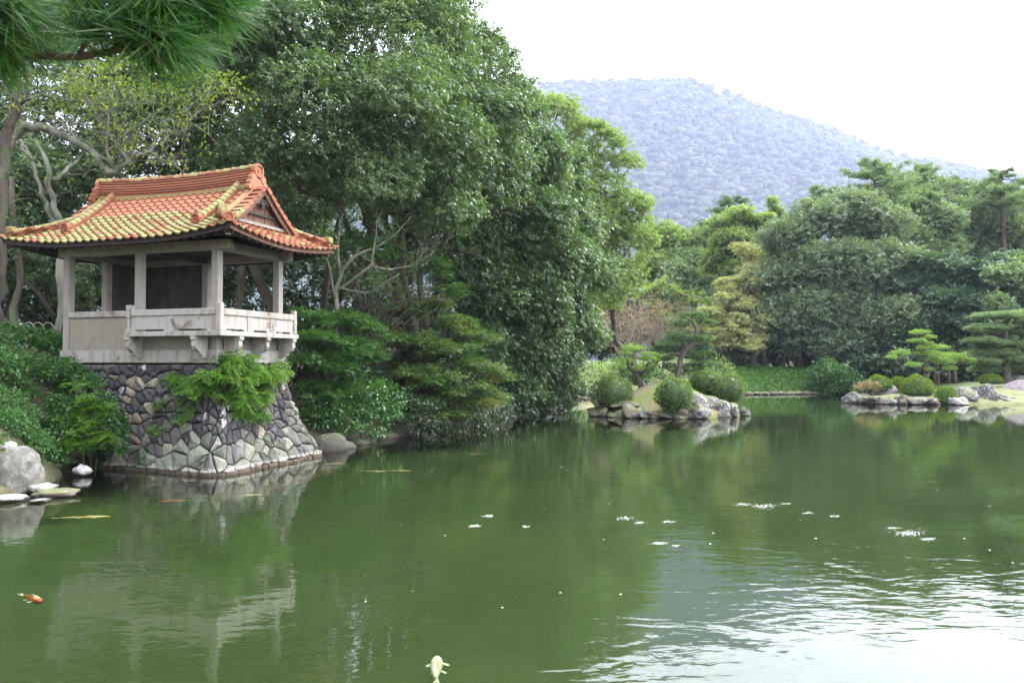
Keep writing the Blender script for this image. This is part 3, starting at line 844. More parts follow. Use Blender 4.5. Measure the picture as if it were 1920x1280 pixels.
# ---- roof
OF, OS = 1.05, 1.20
def H(e): return 3.06 + 0.47*e + 0.102*e*e
def lift(e, d): return 0.23*max(0.0, 1 - d/2.6)**2*max(0.0, 1 - e/1.6)
def ef(v): return v + OF
def eb(v): return W_V + OF - v
def er(u): return OS - u
def el(u): return u + W_U + OS
def zf(u, v):
    """long slopes, front or back"""
    e = min(ef(v), eb(v)); return H(e) + lift(e, min(er(u), el(u)))
def zs(u, v):
    """short hip slopes"""
    e = min(er(u), el(u)); return H(e) + lift(e, min(ef(v), eb(v)))
def zhip(u, v):
    e1 = min(ef(v), eb(v)); e2 = min(er(u), el(u))
    return H(min(e1, e2)) + lift(min(e1, e2), max(e1, e2))
GU, GL = 0.30, -5.16            # gable planes
roof = MB()
def patch(us, vs_, fz, off):
    vv = [(u, v, fz(u, v)+off) for v in vs_ for u in us]; n = len(us); ff = []
    for j in range(len(vs_)-1):
        for i in range(n-1): ff.append((j*n+i, j*n+i+1, (j+1)*n+i+1, (j+1)*n+i))
    roof.add(vv, ff)
vgrid = [round(-OF + i*(W_V+2*OF)/28, 4) for i in range(29)]
for off in (-0.05, -0.13):
    patch([GL + i*(GU-GL)/22 for i in range(23)], vgrid, zf, off)
    patch([GU + i*0.1 for i in range(10)], vgrid, zhip, off)
    patch([GL - i*0.1 for i in range(10)], vgrid, zhip, off)
roof_o = roof.build('roof', MAT['old_wood'], pav)

def surf_frame(fz, u, v, slope_dir):
    """point, and axes (x along the eave, y up the slope, z outwards) of the roof surface"""
    h = 0.02
    du = Vector((2*h, 0, fz(u+h, v) - fz(u-h, v))); dv = Vector((0, 2*h, fz(u, v+h) - fz(u, v-h)))
    if slope_dir == 'f': y = dv; x = du
    elif slope_dir == 'b': y = -dv; x = -du
    elif slope_dir == 'r': y = -du; x = dv
    else: y = du; x = -dv
    y.normalize(); z = x.cross(y).normalized(); x = y.cross(z)
    return Vector((u, v, fz(u, v))), x, y, z

TW, TL, TS = 0.255, 0.25, 0.172
def pantile_mesh(name):
    nx = 9; V = []; F = []
    for j, (y, zo) in enumerate(((TL, 0.002), (TL*0.45, 0.018), (0.0, 0.040), (0.0, 0.008))):
        for i in range(nx):
            x = (i/(nx-1) - 0.5)*TW*1.03; ph = i/(nx-1)
            w = 0.022*math.cos(2*math.pi*(ph-0.08)) + 0.010*math.cos(4*math.pi*ph)
            yy = y - (0.018*math.cos(2*math.pi*(ph-0.55)) if y == 0 else 0)
            V.append((x, yy, zo + w))
    for j in range(3):
        for i in range(nx-1): F.append((j*nx+i, (j+1)*nx+i, (j+1)*nx+i+1, j*nx+i+1))
    me = bpy.data.meshes.new(name); me.from_pydata(V, [], F)
    import bmesh
    me.polygons.foreach_set('use_smooth', [k < 2*(nx-1) for k in range(len(F))]); me.update()
    return me
tile_me = {}
for k in ('tile_bare', 'tile_some', 'tile_moss'):
    me = pantile_mesh('roof_tile'); me.materials.append(MAT[k]); tile_me[k] = me
cells = []
nu = int((W_U + 2*OS)/TW); rng_t = random.Random(5)
for i in range(15):
    e = i*TS*0.95
    for j in range(nu):
        u = OS - (W_U+2*OS - nu*TW)/2 - TW*(j+0.5); v = e - OF
        d = min(er(u), el(u))
        if e > d + 0.12 and not (GL-0.02 < u < GU - 0.1): continue
        if e > 0.80 and (u > 0.17 or u < -5.0): continue
        if e > 2.22: continue
        cells.append(('f', u, v, e))
ns = int((W_V + 2*OF)/TW)
for i in range(6):
    e = i*TS*0.95
    for j in range(ns):
        v = -OF + (W_V+2*OF - ns*TW)/2 + TW*(j+0.5); u = OS - e
        if e > min(ef(v), eb(v)) + 0.12: continue
        cells.append(('r', u, v, e))
cells.sort(key=lambda c: c[3] if c[0] == 'r' else c[3]*0.6)
rest = MB()
def put_tile(c):
    k, u, v, e = c
    fz = zf if k in 'fb' else zs
    p, x, y, z = surf_frame(fz, u, v, k)
    if e < 0.01: p = p - y*0.05
    return Matrix(((x.x, y.x, z.x, p.x), (x.y, y.y, z.y, p.y), (x.z, y.z, z.z, p.z), (0, 0, 0, 1)))
def tile_kind(k, u, e):
    q = rng_t.random()
    if k != 'f': return 'tile_bare' if q < 0.9 else 'tile_some'
    w = math.exp(-((u+1.5)/1.5)**2)*math.exp(-((e-1.3)/0.7)**2)      # the dry patch mid-slope
    s = 1.05 - 0.30*e - 0.40*w
    return 'tile_moss' if q < 0.80 - 0.55*w else ('tile_some' if q < 0.93 else 'tile_bare')
for n_, c in enumerate(cells):
    M = put_tile(c)
    if n_ < 300:
        o = bpy.data.objects.new('roof_tile', tile_me[tile_kind(c[0], c[1], c[3])]); COL.objects.link(o); o.parent = roof_o
        M = M @ Matrix.Rotation(R(rng_t.uniform(-1.2, 1.2)), 4, 'Z') @ Matrix.Translation((0, 0, rng_t.uniform(0, 0.006)))
        o.matrix_local = M
    else:
        src = tile_me['tile_bare']; rest.add([M @ vtx.co for vtx in src.vertices], [tuple(p.vertices) for p in src.polygons])
for k, rows in (('b', 14), ('l', 6)):
    for i in range(rows):
        e = i*TS*0.93
        if k == 'b':
            for j in range(nu):
                u = OS - TW*(j+0.5); v = W_V + OF - e
                if e > min(er(u), el(u)) + 0.12 and not (GL < u < GU): continue
                M = put_tile((k, u, v, e)); src = tile_me['tile_bare']; rest.add([M @ vtx.co for vtx in src.vertices], [tuple(p.vertices) for p in src.polygons])
        else:
            for j in range(ns):
                v = -OF + TW*(j+0.5); u = -W_U - OS + e
                if e > min(ef(v), eb(v)) + 0.12: continue
                M = put_tile((k, u, v, e)); src = tile_me['tile_bare']; rest.add([M @ vtx.co for vtx in src.vertices], [tuple(p.vertices) for p in src.polygons])
o = rest.build('roof_tile_field', MAT['tile_bare'], roof_o); tag(o, kind='stuff')

def sweep(pts, w, z0, z1, name, mat, parent=roof_o, taper=1.0):
    """rectangular strip following points, w wide, between heights z0 and z1 above them"""
    q = MB(); n = len(pts)
    vv = []
    for i, p in enumerate(pts):
        p = Vector(p); t = Vector(pts[min(i+1, n-1)]) - Vector(pts[max(i-1, 0)]); t.z = 0; t.normalize(); s = Vector((t.y, -t.x, 0))*(w/2)
        vv += [p - s + Vector((0,0,z0)), p + s + Vector((0,0,z0)), p + s*taper + Vector((0,0,z1)), p - s*taper + Vector((0,0,z1))]
    ff = [(0,1,2,3), tuple((n-1)*4 + k for k in (3,2,1,0))]
    for i in range(n-1):
        for k in range(4): ff.append((i*4+k, (i+1)*4+k, (i+1)*4+(k+1) % 4, i*4+(k+1) % 4))
    q.add(vv, ff)
    return q.build(name, mat, parent)
def half_round(L, r, ry=None):
    """round cap tile of length L along +y, with a raised rim at its lower end"""
    V = []; F = []; n = 8
    for (y, rr) in ((0, r*1.12), (0.035, r*1.12), (0.036, r), (L, r*0.94)):
        for i in range(n+1):
            a = math.pi*i/n; V.append((math.cos(a)*rr, y, math.sin(a)*rr*0.9))
    m_ = n+1
    for j in range(3):
        for i in range(n): F.append((j*m_+i, j*m_+i+1, (j+1)*m_+i+1, (j+1)*m_+i))
    F.append(tuple(range(n, -1, -1)))
    me = bpy.data.meshes.new('ridge_cap'); me.from_pydata(V, [], F); me.update(); return me
def caps(pts, r, zo, step, moss='tile_some', every=None):
    """a run of cap tiles along a path (listed from its low end up)"""
    P = [Vector(p) for p in pts]; acc = [0.0]
    for i in range(1, len(P)): acc.append(acc[-1] + (P[i]-P[i-1]).length)
    me = half_round(step*1.12, r); me.materials.append(MAT[moss])
    s = 0.0
    while s < acc[-1] - step*0.5:
        i = max(k for k in range(len(acc)-1) if acc[k] <= s); t = (s-acc[i])/(acc[i+1]-acc[i]); p = P[i].lerp(P[i+1], t)
        y = (P[i+1]-P[i]).normalized(); x = y.cross(Vector((0,0,1))).normalized(); z = x.cross(y)
        o = bpy.data.objects.new('ridge_cap', me); COL.objects.link(o); o.parent = roof_o
        p = p + Vector((0, 0, zo))
        o.matrix_local = Matrix(((x.x, y.x, z.x, p.x), (x.y, y.y, z.y, p.y), (x.z, y.z, z.z, p.z), (0,0,0,1)))
        s += step
def end_disc(p, direction, r, mat='tile_bare', name='end_tile', tail=True):
    """round demon-tile end facing a horizontal direction"""
    q = MB(); d = Vector((direction[0], direction[1], 0)).normalized(); s = Vector((-d.y, d.x, 0)); up = Vector((0,0,1)); P = Vector(p); n = 20
    rings = ((-0.10, r*0.92), (0.0, r), (0.03, r), (0.035, r*0.70), (0.005, r*0.62), (0.0, r*0.3), (0.025, r*0.22), (0.025, 0.001))
    vv = []; ff = []
    for (o_, rr) in rings:
        for k in range(n):
            a = 2*math.pi*k/n; vv.append(P + d*o_ + s*(math.cos(a)*rr) + up*(math.sin(a)*rr))
    for j in range(len(rings)-1):
        for k in range(n): ff.append((j*n+k, j*n+(k+1) % n, (j+1)*n+(k+1) % n, (j+1)*n+k))
    q.add(vv, ff)
    if tail:
        for sgn in (-1, 1):
            a = P + s*(sgn*r*0.75) - up*r*0.75
            q.tube([a - d*0.09, a + d*0.015], r*0.42, 10)
        q.add([P + s*(-r) - up*r*1.15 - d*0.09, P + s*r - up*r*1.15 - d*0.09, P + s*r*0.8 - d*0.09, P - s*r*0.8 - d*0.09,
               P + s*(-r) - up*r*1.15 + d*0.0, P + s*r - up*r*1.15 + d*0.0, P + s*r*0.8 + d*0.0, P - s*r*0.8 + d*0.0],
              [(0,3,2,1),(4,5,6,7),(0,1,5,4),(1,2,6,5),(2,3,7,6),(3,0,4,7)])
    return q.build(name, MAT[mat], roof_o)

# main ridge: courses of flat tiles with open joints, caps on top
UC = -W_U/2; VC = W_V/2
def ridge_pts(z):
    return [(UC + (i/14-0.5)*5.36, VC, z + 0.10*((i/14-0.5)*2)**2) for i in range(15)]
zr = H(2.31) - 0.06
for k in range(6):
    sweep(ridge_pts(zr + k*0.072), 0.34 - k*0.012, 0.0, 0.046, 'ridge_course', MAT['tile_bare'])
    sweep(ridge_pts(zr + k*0.072), 0.23 - k*0.012, 0.046, 0.072, 'ridge_joint', MAT['core'])
sweep(ridge_pts(zr - 0.10), 0.37, 0.0, 0.10, 'ridge_course', MAT['tile_some'])
caps(ridge_pts(zr + 0.43), 0.135, 0.0, 0.27, 'tile_some')
for sx in (1, -1):
    u = UC + sx*2.70
    end_disc((u, VC, zr + 0.46), (sx, 0), 0.19, name='ridge_end_tile')
    q = MB()                                      # scrolls stepping down both slopes under the disc
    for sg in (-1, 1):
        for (dv, dz, r_) in ((0.20, 0.24, 0.10), (0.28, 0.10, 0.085), (0.35, -0.02, 0.07)):
            q.tube([(u - sx*0.11, VC + sg*dv, zr + dz), (u + sx*0.02, VC + sg*dv, zr + dz)], r_, 12)
    q.box(u-0.08, u+0.0, VC-0.24, VC+0.24, zr-0.1, zr+0.34)
    q.build('ridge_end_scroll', MAT['tile_bare'], roof_o)

def slope_path(u, e0, e1, side='f', n=10):
    out_ = []
    for i in range(n+1):
        e = e0 + (e1-e0)*i/n; v = e - OF if side == 'f' else W_V + OF - e
        out_.append((u, v, H(e) + lift(e, min(er(u), el(u)))))
    return out_
for u, mz in ((-0.30, 'tile_some'), (-4.56, 'tile_some')):
    for side in 'fb':
        pth = slope_path(u, 0.64, 2.27, side)
        sweep(pth, 0.25, 0.0, 0.075, 'descending_ridge', MAT['tile_bare'])
        sweep(pth, 0.20, 0.075, 0.095, 'ridge_joint', MAT['core'])
        sweep(pth, 0.22, 0.095, 0.15, 'descending_ridge', MAT['tile_bare'])
        caps(pth, 0.105, 0.145, 0.175, mz)
        p0 = pth[0]; end_disc((u, p0[1] + (-0.03 if side == 'f' else 0.03), p0[2] + 0.15), (0, -1 if side == 'f' else 1), 0.125)
# corner ridges
def hip_path(su, sv, s0, s1, n=10):
    out_ = []
    for i in range(n+1):
        s = s0 + (s1-s0)*i/n
        u = OS - s if su > 0 else -W_U - OS + s; v = -OF + s if sv < 0 else W_V + OF - s
        out_.append((u, v, H(s) + lift(s, s)))
    return out_
for su in (1, -1):
    for sv in (-1, 1):
        pth = hip_path(su, sv, 0.16, 1.38 if sv < 0 or su < 0 else 1.0)
        sweep(pth, 0.21, 0.0, 0.07, 'corner_ridge', MAT['tile_bare']); sweep(pth, 0.16, 0.07, 0.088, 'ridge_joint', MAT['core']); sweep(pth, 0.18, 0.088, 0.13, 'corner_ridge', MAT['tile_bare'])
        caps(pth, 0.10, 0.125, 0.19, 'tile_some')
        p0 = pth[0]
        if (su, sv) == (1, -1): end_disc((p0[0]+0.03, p0[1]-0.03, p0[2]+0.13), (1, -1), 0.135)
        else:
            q = MB(); x_, y_, z_ = p0; q.box(x_-0.11, x_+0.11, y_-0.11, y_+0.11, z_+0.0, z_+0.27, ch=0.02); q.build('end_tile', MAT['tile_some'], roof_o)
        # small tile at the very tip
        tip = hip_path(su, sv, -0.06, 0.2, 2); caps(tip, 0.08, 0.02, 0.2, 'tile_bare')
# gable ends
for gu, sx in ((GU, 1), (GL, -1)):
    for side in 'fb':
        path = slope_path(gu - sx*0.16, 0.86, 2.25, side); q = MB(); q.tube([(a, b_, c_+0.05) for a, b_, c_ in path], 0.062, 8); q.build('verge_roll', MAT['tile_some'], roof_o, True)
        path = slope_path(gu - sx*0.06, 0.80, 2.2, side); q = MB(); q.tube([(a, b_, c_+0.05) for a, b_, c_ in path], 0.035, 8); q.build('verge_roll', MAT['tile_bare'], roof_o, True)
        # stepped verge tiles
        for i in range(9):
            e = 0.74 + i*0.17; v = ef(0)*0 + (e - OF if side == 'f' else W_V + OF - e)
            p, x, y, z = surf_frame(lambda uu, vv_: H(min(ef(vv_), eb(vv_))), gu, v, side)
            q = MB(); o0, o1 = (-0.02, 0.24)
            a0, a1 = (o0, o1) if (sx > 0) == (side == 'f') else (-o1, -o0)
            oa = a1 if abs(a1) > abs(a0) else a0; sgn = 1 if oa > 0 else -1
            q.add([(a0,0,0.0),(a1,0,0.0),(a1,0.21,-0.02),(a0,0.21,-0.02),(a0,0,0.055),(a1,0,0.055),(a1,0.21,0.02),(a0,0.21,0.02)],
                  [(0,3,2,1),(4,5,6,7),(0,1,5,4),(1,2,6,5),(2,3,7,6),(3,0,4,7)])
            q.box(min(oa, oa-sgn*0.03), max(oa, oa-sgn*0.03), 0.0, 0.19, -0.075, 0.0)
            o = q.build('verge_tile', MAT['tile_bare' if i > 3 or side == 'b' else 'tile_some'], roof_o)
            o.matrix_local = Matrix(((x.x, y.x, z.x, p.x), (x.y, y.y, z.y, p.y), (x.z, y.z, z.z, p.z), (0,0,0,1)))
        path = [(gu + sx*0.15, b_, c_-0.16) for a, b_, c_ in slope_path(gu, 0.62, 2.31, side, 12)]
        sweep(path, 0.045, -0.10, 0.10, 'bargeboard', MAT['red_wood'])
    # boards of the gable triangle
    va, vb = -0.15 + 0.05, 2.67 - 0.05; nb = 12; bw = (vb-va)/nb
    for i in range(nb):
        v0, v1 = va + i*bw, va + (i+1)*bw - 0.012
        z0 = H(0.9) - 0.03; t0 = H(min(ef(v0), eb(v0))) - 0.10; t1 = H(min(ef(v1), eb(v1))) - 0.10
        if max(t0, t1) < z0 + 0.03: continue
        t0, t1 = max(t0, z0+0.01), max(t1, z0+0.01)
        x0, x1 = sorted((gu - sx*0.03, gu + sx*(0.002 + 0.006*(i % 2))))
        q = MB(); q.add([(x0,v0,z0),(x1,v0,z0),(x1,v1,z0),(x0,v1,z0),(x0,v0,t0),(x1,v0,t0),(x1,v1,t1),(x0,v1,t1)], [(0,3,2,1),(4,5,6,7),(0,1,5,4),(1,2,6,5),(2,3,7,6),(3,0,4,7)])
        q.build('gable_board', MAT['red_wood'], roof_o)
    q = MB(); x0, x1 = sorted((gu + sx*0.012, gu + sx*0.11)); q.box(x0, x1, -0.02, 2.54, H(0.9)+0.02, H(0.9)+0.10, ch=0.006); q.build('gable_sill', MAT['grey_wood'], roof_o)
    q = MB(); x0, x1 = sorted((gu + sx*0.012, gu + sx*0.07)); q.box(x0, x1, 0.42, 2.10, H(0.9)+0.30, H(0.9)+0.36); q.build('gable_rail', MAT['old_wood'], roof_o)
    q = MB()                                      # carved pendant under the apex
    for (dv, dz, r_) in ((0, 0.55, 0.10), (-0.11, 0.60, 0.07), (0.11, 0.60, 0.07), (0, 0.44, 0.06), (-0.19, 0.52, 0.05), (0.19, 0.52, 0.05)):
        q.tube([(gu + sx*0.08, VC+dv, H(0.9)+dz+0.1), (gu + sx*0.13, VC+dv, H(0.9)+dz+0.1)], r_, 10)
    q.build('gable_pendant', MAT['old_wood'], roof_o)
# rafters, fascia and hip rafters under the eaves
def rafter(p, q_, w=0.055, hgt=0.075, mat='old_wood', name='rafter'):
    sweep([p, tuple((Vector(p)+Vector(q_))/2), q_], w, -hgt, 0.0, name, MAT[mat])
for i in range(24):
    u = OS - 0.18 - i*0.293
    if -5.9 < u < 1.1: rafter((u, -OF+0.05, zhip(u, -OF+0.05)-0.135), (u, 0.25, zhip(u, 0.25)-0.135))
for i in range(15):
    v = -OF + 0.2 + i*0.293; rafter((OS-0.05, v, zhip(OS-0.05, v)-0.135), (-0.05, v, zhip(-0.05, v)-0.135))
q = MB(); sweep([(OS - 0.03 - i*(W_U+2*OS-0.06)/24, -OF+0.03, zhip(OS - 0.03 - i*(W_U+2*OS-0.06)/24, -OF+0.03)) for i in range(25)], 0.03, -0.15, -0.012, 'fascia', MAT['old_wood'])
sweep([(OS-0.03, -OF+0.05 + i*(W_V+2*OF-0.1)/18, zhip(OS-0.03, -OF+0.05 + i*(W_V+2*OF-0.1)/18)) for i in range(19)], 0.03, -0.15, -0.012, 'fascia', MAT['red_wood'])
for su in (1, -1):
    for sv in (-1, 1):
        h_ = hip_path(su, sv, 0.16, 1.2, 3); rafter((h_[0][0], h_[0][1], h_[0][2]-0.14), (h_[-1][0], h_[-1][1], h_[-1][2]-0.2), 0.12, 0.15, 'grey_wood' if (su, sv) == (1, -1) else 'red_wood', 'hip_rafter')

# ---------------------------------------------------------------- battered stone wall under the pavilion
swall = empty('stone_wall', (PAV[0], PAV[1], 0), R(PROT))
tag(swall, 'battered dry stone wall carrying the pavilion, dark above and pale at the water', 'wall')
Tk = np.array([(-5.3,-.12),(-2.6,-.12),(-.3,-.12),(.02,-.12),(.12,-.02),(.12,.3),(.12,2.64),(0,2.68),(-1.2,2.68)])
Bk = np.array([(-5.3,-.60),(-2.1,-.52),(.10,-.86),(.50,-.84),(.80,-.55),(.84,.05),(.66,4.05),(.2,4.45),(-1.2,4.6)])
Sk = np.array([0, 2.95, 5.30, 5.70, 6.10, 6.75, 9.95, 10.5, 11.8])
def wall_pt(s, h):
    """s metres along the wall, h metres up its face (0..3.1) in pavilion axes; z above the water"""
    t = min(max(h/3.1, -0.05), 1.0); g = (1-t)**1.7
    tx, ty = np.interp(s, Sk, Tk[:,0]), np.interp(s, Sk, Tk[:,1]); bx, by = np.interp(s, Sk, Bk[:,0]), np.interp(s, Sk, Bk[:,1])
    return Vector((tx*(1-g)+bx*g, ty*(1-g)+by*g, -0.22 + t*2.90))
def wall_n(s, h):
    e = 0.15; a = wall_pt(s+e, h) - wall_pt(s-e, h); b_ = wall_pt(s, h+0.1) - wall_pt(s, h-0.1); n_ = a.cross(b_); n_.normalize(); return n_
core = MB(); ss = np.linspace(0.3, 11.6, 60); hh = np.linspace(0, 3.1, 14); vv = []; ff = []
for h_ in hh:
    for s_ in ss: vv.append(wall_pt(s_, h_) - wall_n(s_, h_)*0.09)
for j in range(13):
    for i in range(59): ff.append((j*60+i, j*60+i+1, (j+1)*60+i+1, (j+1)*60+i))
core.add(vv, ff); core.build('wall_core', MAT['core'], swall)

def clip_poly(poly, mx_, my_, nx_, ny_):
    out_ = []
    for i in range(len(poly)):
        a = poly[i]; b_ = poly[(i+1) % len(poly)]
        da = (a[0]-mx_)*nx_ + (a[1]-my_)*ny_; db = (b_[0]-mx_)*nx_ + (b_[1]-my_)*ny_
        if da <= 0: out_.append(a)
        if (da < 0 < db) or (db < 0 < da):
            t = da/(da-db); out_.append((a[0]+(b_[0]-a[0])*t, a[1]+(b_[1]-a[1])*t))
    return out_
rs = random.Random(21); seeds = []
h_ = 0.16; row = 0
while h_ < 3.15:
    ch = 0.315 if h_ < 1.1 else 0.26
    wv = 0.37 if h_ < 1.1 else 0.275
    s_ = 1.2 + rs.uniform(0, wv)
    while s_ < 10.5:
        (seeds.append((s_ + rs.uniform(-.5, .5)*wv, h_ + rs.uniform(-.5, .5)*ch)) if rs.random() > 0.13 else None); s_ += wv*rs.uniform(0.55, 1.3)
    h_ += ch; row += 1
cellsw = []
for i, (a, b_) in enumerate(seeds):
    poly = [(max(0.9, a-0.8), max(-0.05, b_-0.7)), (a+0.8, max(-0.05, b_-0.7)), (a+0.8, min(3.08, b_+0.7)), (max(0.9, a-0.8), min(3.08, b_+0.7))]
    if b_ > 3.06: continue
    for j, (c_, d_) in enumerate(seeds):
        if i == j or abs(c_-a) > 1.2 or abs(d_-b_) > 1.1: continue
        L_ = math.hypot(c_-a, d_-b_)
        if L_ < 1e-6: continue
        poly = clip_poly(poly, (a+c_)/2, (b_+d_)/2, (c_-a)/L_, (d_-b_)/L_)
        if len(poly) < 3: break
    if len(poly) >= 3: cellsw.append(poly)
def area(p): return abs(sum(p[i][0]*p[(i+1) % len(p)][1] - p[(i+1) % len(p)][0]*p[i][1] for i in range(len(p))))/2
cellsw.sort(key=lambda p: (-area(p) + (0.2 if sum(q[0] for q in p)/len(p) < 2.2 or sum(q[0] for q in p)/len(p) > 10 else 0)))
print('stones', len(cellsw))
extra_st = MB(); extra_gr = MB()
def stone_geo(poly):
    cx = sum(p[0] for p in poly)/len(poly); cy_ = sum(p[1] for p in poly)/len(poly)
    size = math.sqrt(area(poly)); V = []; F = []
    # densify long edges slightly for an uneven outline
    pp = []
    for i in range(len(poly)):
        a = poly[i]; c = poly[(i+1) % len(poly)]; L_ = math.hypot(c[0]-a[0], c[1]-a[1])
        if L_ < 0.03: continue
        pp.append(a)
        if L_ > 0.22: pp.append(((a[0]+c[0])/2 + rs.uniform(-.012, .012), (a[1]+c[1])/2 + rs.uniform(-.012, .012)))
    ch_ = []
    for i in range(len(pp)):
        a = pp[i]; c = pp[(i+1) % len(pp)]; k1 = 0.16
        ch_.append((a[0]+(c[0]-a[0])*k1, a[1]+(c[1]-a[1])*k1)); ch_.append((a[0]+(c[0]-a[0])*(1-k1), a[1]+(c[1]-a[1])*(1-k1)))
    poly = ch_; n = len(poly)
    if n < 3: return None
    bulge = rs.uniform(0.025, 0.075); tx, ty = rs.uniform(-.10, .10), rs.uniform(-.10, .10)
    for lev, (shrink, off) in enumerate(((0.012, -0.10), (0.014, -0.005), (0.045, 0.6), (0.12, 1.0))):
        for (a, c) in poly:
            dx, dy = a-cx, c-cy_; L_ = math.hypot(dx, dy)+1e-9; k = max(0.2, 1 - shrink/L_*1.15); x = cx+dx*k; y = cy_+dy*k
            o_ = off if lev < 2 else off*bulge + (x-cx)*tx + (y-cy_)*ty + rs.uniform(-.009, .009)
            V.append(wall_pt(x, y) + wall_n(x, y)*o_)
    V.append(wall_pt(cx, cy_) + wall_n(cx, cy_)*(bulge*1.15))
    for j in range(3):
        for i in range(n): F.append((j*n+i, j*n+(i+1) % n, (j+1)*n+(i+1) % n, (j+1)*n+i))
    for i in range(n): F.append((3*n+i, 3*n+(i+1) % n, 4*n))
    return V, F, cx, cy_
cnt = 0
for poly in cellsw:
    g = stone_geo(poly)
    if g is None: continue
    V, F, cx, cy_ = g
    line = 1.12 + 0.16*math.sin(cx*1.3) + 0.22*math.exp(-((cx-6.1)/0.5)**2)*0 + rs.uniform(-.25, .22)
    if cx > 8.2: line += (cx-8.2)*0.45
    if cy_ < line: mk = 'greenstone' if rs.random() < 0.72 else ('greystone' if rs.random() < 0.85 else 'tanstone')
    elif cy_ < line + 0.45 and rs.random() < 0.4: mk = 'greystone'
    elif 5.45 < cx < 6.6 and 1.15 < cy_ < 2.0: mk = 'basalt_white'
    elif cx < 3.4 and cy_ > 2.0 and rs.random() < 0.5: mk = 'basalt_white' if rs.random() < 0.6 else 'tanstone'
    elif rs.random() < 0.10: mk = 'tanstone'
    else: mk = 'basalt'
    if cnt < 268:
        o_ = MB().add(V, F).build('stone', MAT[mk], swall)
        if rs.random() < 0.5:
            o_.data.polygons.foreach_set('use_smooth', [False]*len(o_.data.polygons))
        cnt += 1
    else: (extra_gr if mk == 'greenstone' else extra_st).add(V, F)
if extra_gr.v: tag(extra_gr.build('stone_infill', MAT['greenstone'], swall), kind='stuff')
if extra_st.v: tag(extra_st.build('stone_infill', MAT['basalt'], swall), kind='stuff')
# the row of flat-topped stones standing in the water along the foot
s_ = 2.0
while s_ < 10.1 and cnt < 300:
    w_ = rs.uniform(0.16, 0.5); V = []; F = []; zt = 0.12 + rs.uniform(-.08, .06); dep = rs.uniform(0.0, 0.10)
    outl = [(s_+0.012, -0.04), (s_+0.05, dep*0.6), (s_+w_*0.5, dep*1.05), (s_+w_-0.03, dep*0.85), (s_+w_-0.012, -0.04)]
    for z in (-0.45, zt-0.05, zt):
        for (a, o_) in outl:
            base = wall_pt(a, 0.28); n_ = wall_n(a, 0.28); n_.z = 0; n_.normalize()
            k = 1.0 if z < zt else 0.72
            q = base + n_*(o_*k + 0.03); V.append(Vector((q.x, q.y, z + rs.uniform(-.012, .012))))
    for j in range(2):
        for i in range(5): F.append((j*5+i, j*5+(i+1) % 5, (j+1)*5+(i+1) % 5, (j+1)*5+i))
    F.append((10, 11, 12, 13, 14)); F.append((4, 3, 2, 1, 0))
    MB().add(V, F).build('stone', MAT['greenstone'], swall); cnt += 1; s_ += w_

# ---------------------------------------------------------------- rocks
import bmesh
def rock(name, label, x, y, z, rx, ry, rz, mat, seed=0, sub=3, crag=0.25, rot=0.0, group=None, cat='rock', smooth=False, flat_top=None, cuts=7, bottom=None):
    V, F = ico(sub); V = V.copy(); r = np.random.default_rng(seed)
    for _ in range(cuts):                       # planed faces
        d = unit(r.normal(size=3)); lim = r.uniform(0.62, 0.92); q = V @ d; V = V - np.outer(np.maximum(q-lim, 0), d)*0.85
    off = r.uniform(0, 50, 3)
    nn = np.array([noise.fractal(Vector(v*1.3+off), 0.8, 2.1, 4) + 0.5*noise.ridged_multi_fractal(Vector(v*1.8+off), 0.9, 2.1, 3, 1.0, 2.0)*crag for v in V])
    V = V*(1 + crag*(nn - nn.mean()))[:, None]
    if flat_top: V[:,2] = np.minimum(V[:,2], flat_top)
    V = V*np.array([rx, ry, rz]); ca, sa = math.cos(rot), math.sin(rot)
    V = np.stack([V[:,0]*ca - V[:,1]*sa, V[:,0]*sa + V[:,1]*ca, V[:,2]], 1)
    o = link_mesh(name, raw_mesh(name, V, F, smooth), MAT[mat], None, (x, y, z)); tag(o, label, cat, group); return o

def px_rock(px0, px1, py0, py1, name, label, mat, seed=0, d=None, depth=None, **kw):
    """a rock whose outline fills the pixel box; it stands at depth d, or where its foot meets the water"""
    if d is None: d = EYE*FPX/(py1-HORIZON)
    x = ((px0+px1)/2-960)/FPX*d; w = (px1-px0)/FPX*d; zb = EYE + (HORIZON-py1)/FPX*d; zt = EYE + (HORIZON-py0)/FPX*d
    h = zt - zb; return rock(name, label, x, d + (depth or w*0.5)*0.5, (zb+zt)/2 - h*0.12, w/2*1.05, (depth or w*0.8)/2, h/2*1.25, mat, seed, **kw)

px_rock(-30, 54, 840, 928, 'boulder', 'big smooth pale boulder at the water edge below the bank', 'rock_pale', 3, sub=4, crag=0.16, cuts=3, smooth=True, depth=0.9)
px_rock(-14, 22, 827, 843, 'stone', 'small white stone lying on top of the big pale boulder', 'rock_white', 4, d=16.9, crag=0.1, depth=0.4, cat='stone')
px_rock(40, 94, 904, 927, 'stone', 'flat white-topped stone beside the foot of the big boulder', 'rock_white', 5, crag=0.35, flat_top=0.55, cat='stone', depth=0.6)
px_rock(-40, 28, 928, 944, 'stone', 'flat white-edged stone in the water in front of the boulder', 'rock_white', 6, crag=0.35, flat_top=0.4, cat='stone', depth=0.7)
px_rock(38, 128, 918, 934, 'stone', 'low brown slab half under water to the right of the boulder', 'rock_brown', 7, crag=0.4, flat_top=0.5, cat='stone', depth=0.8)
px_rock(52, 88, 934, 942, 'stone', 'thin pale slab barely above water near the brown slab', 'rock_white', 17, crag=0.35, flat_top=0.4, cat='stone', depth=0.3)
px_rock(134, 164, 871, 893, 'stone', 'small white and grey rock standing alone under the grassy bank', 'rock_white', 8, crag=0.25, cat='stone', depth=0.4)

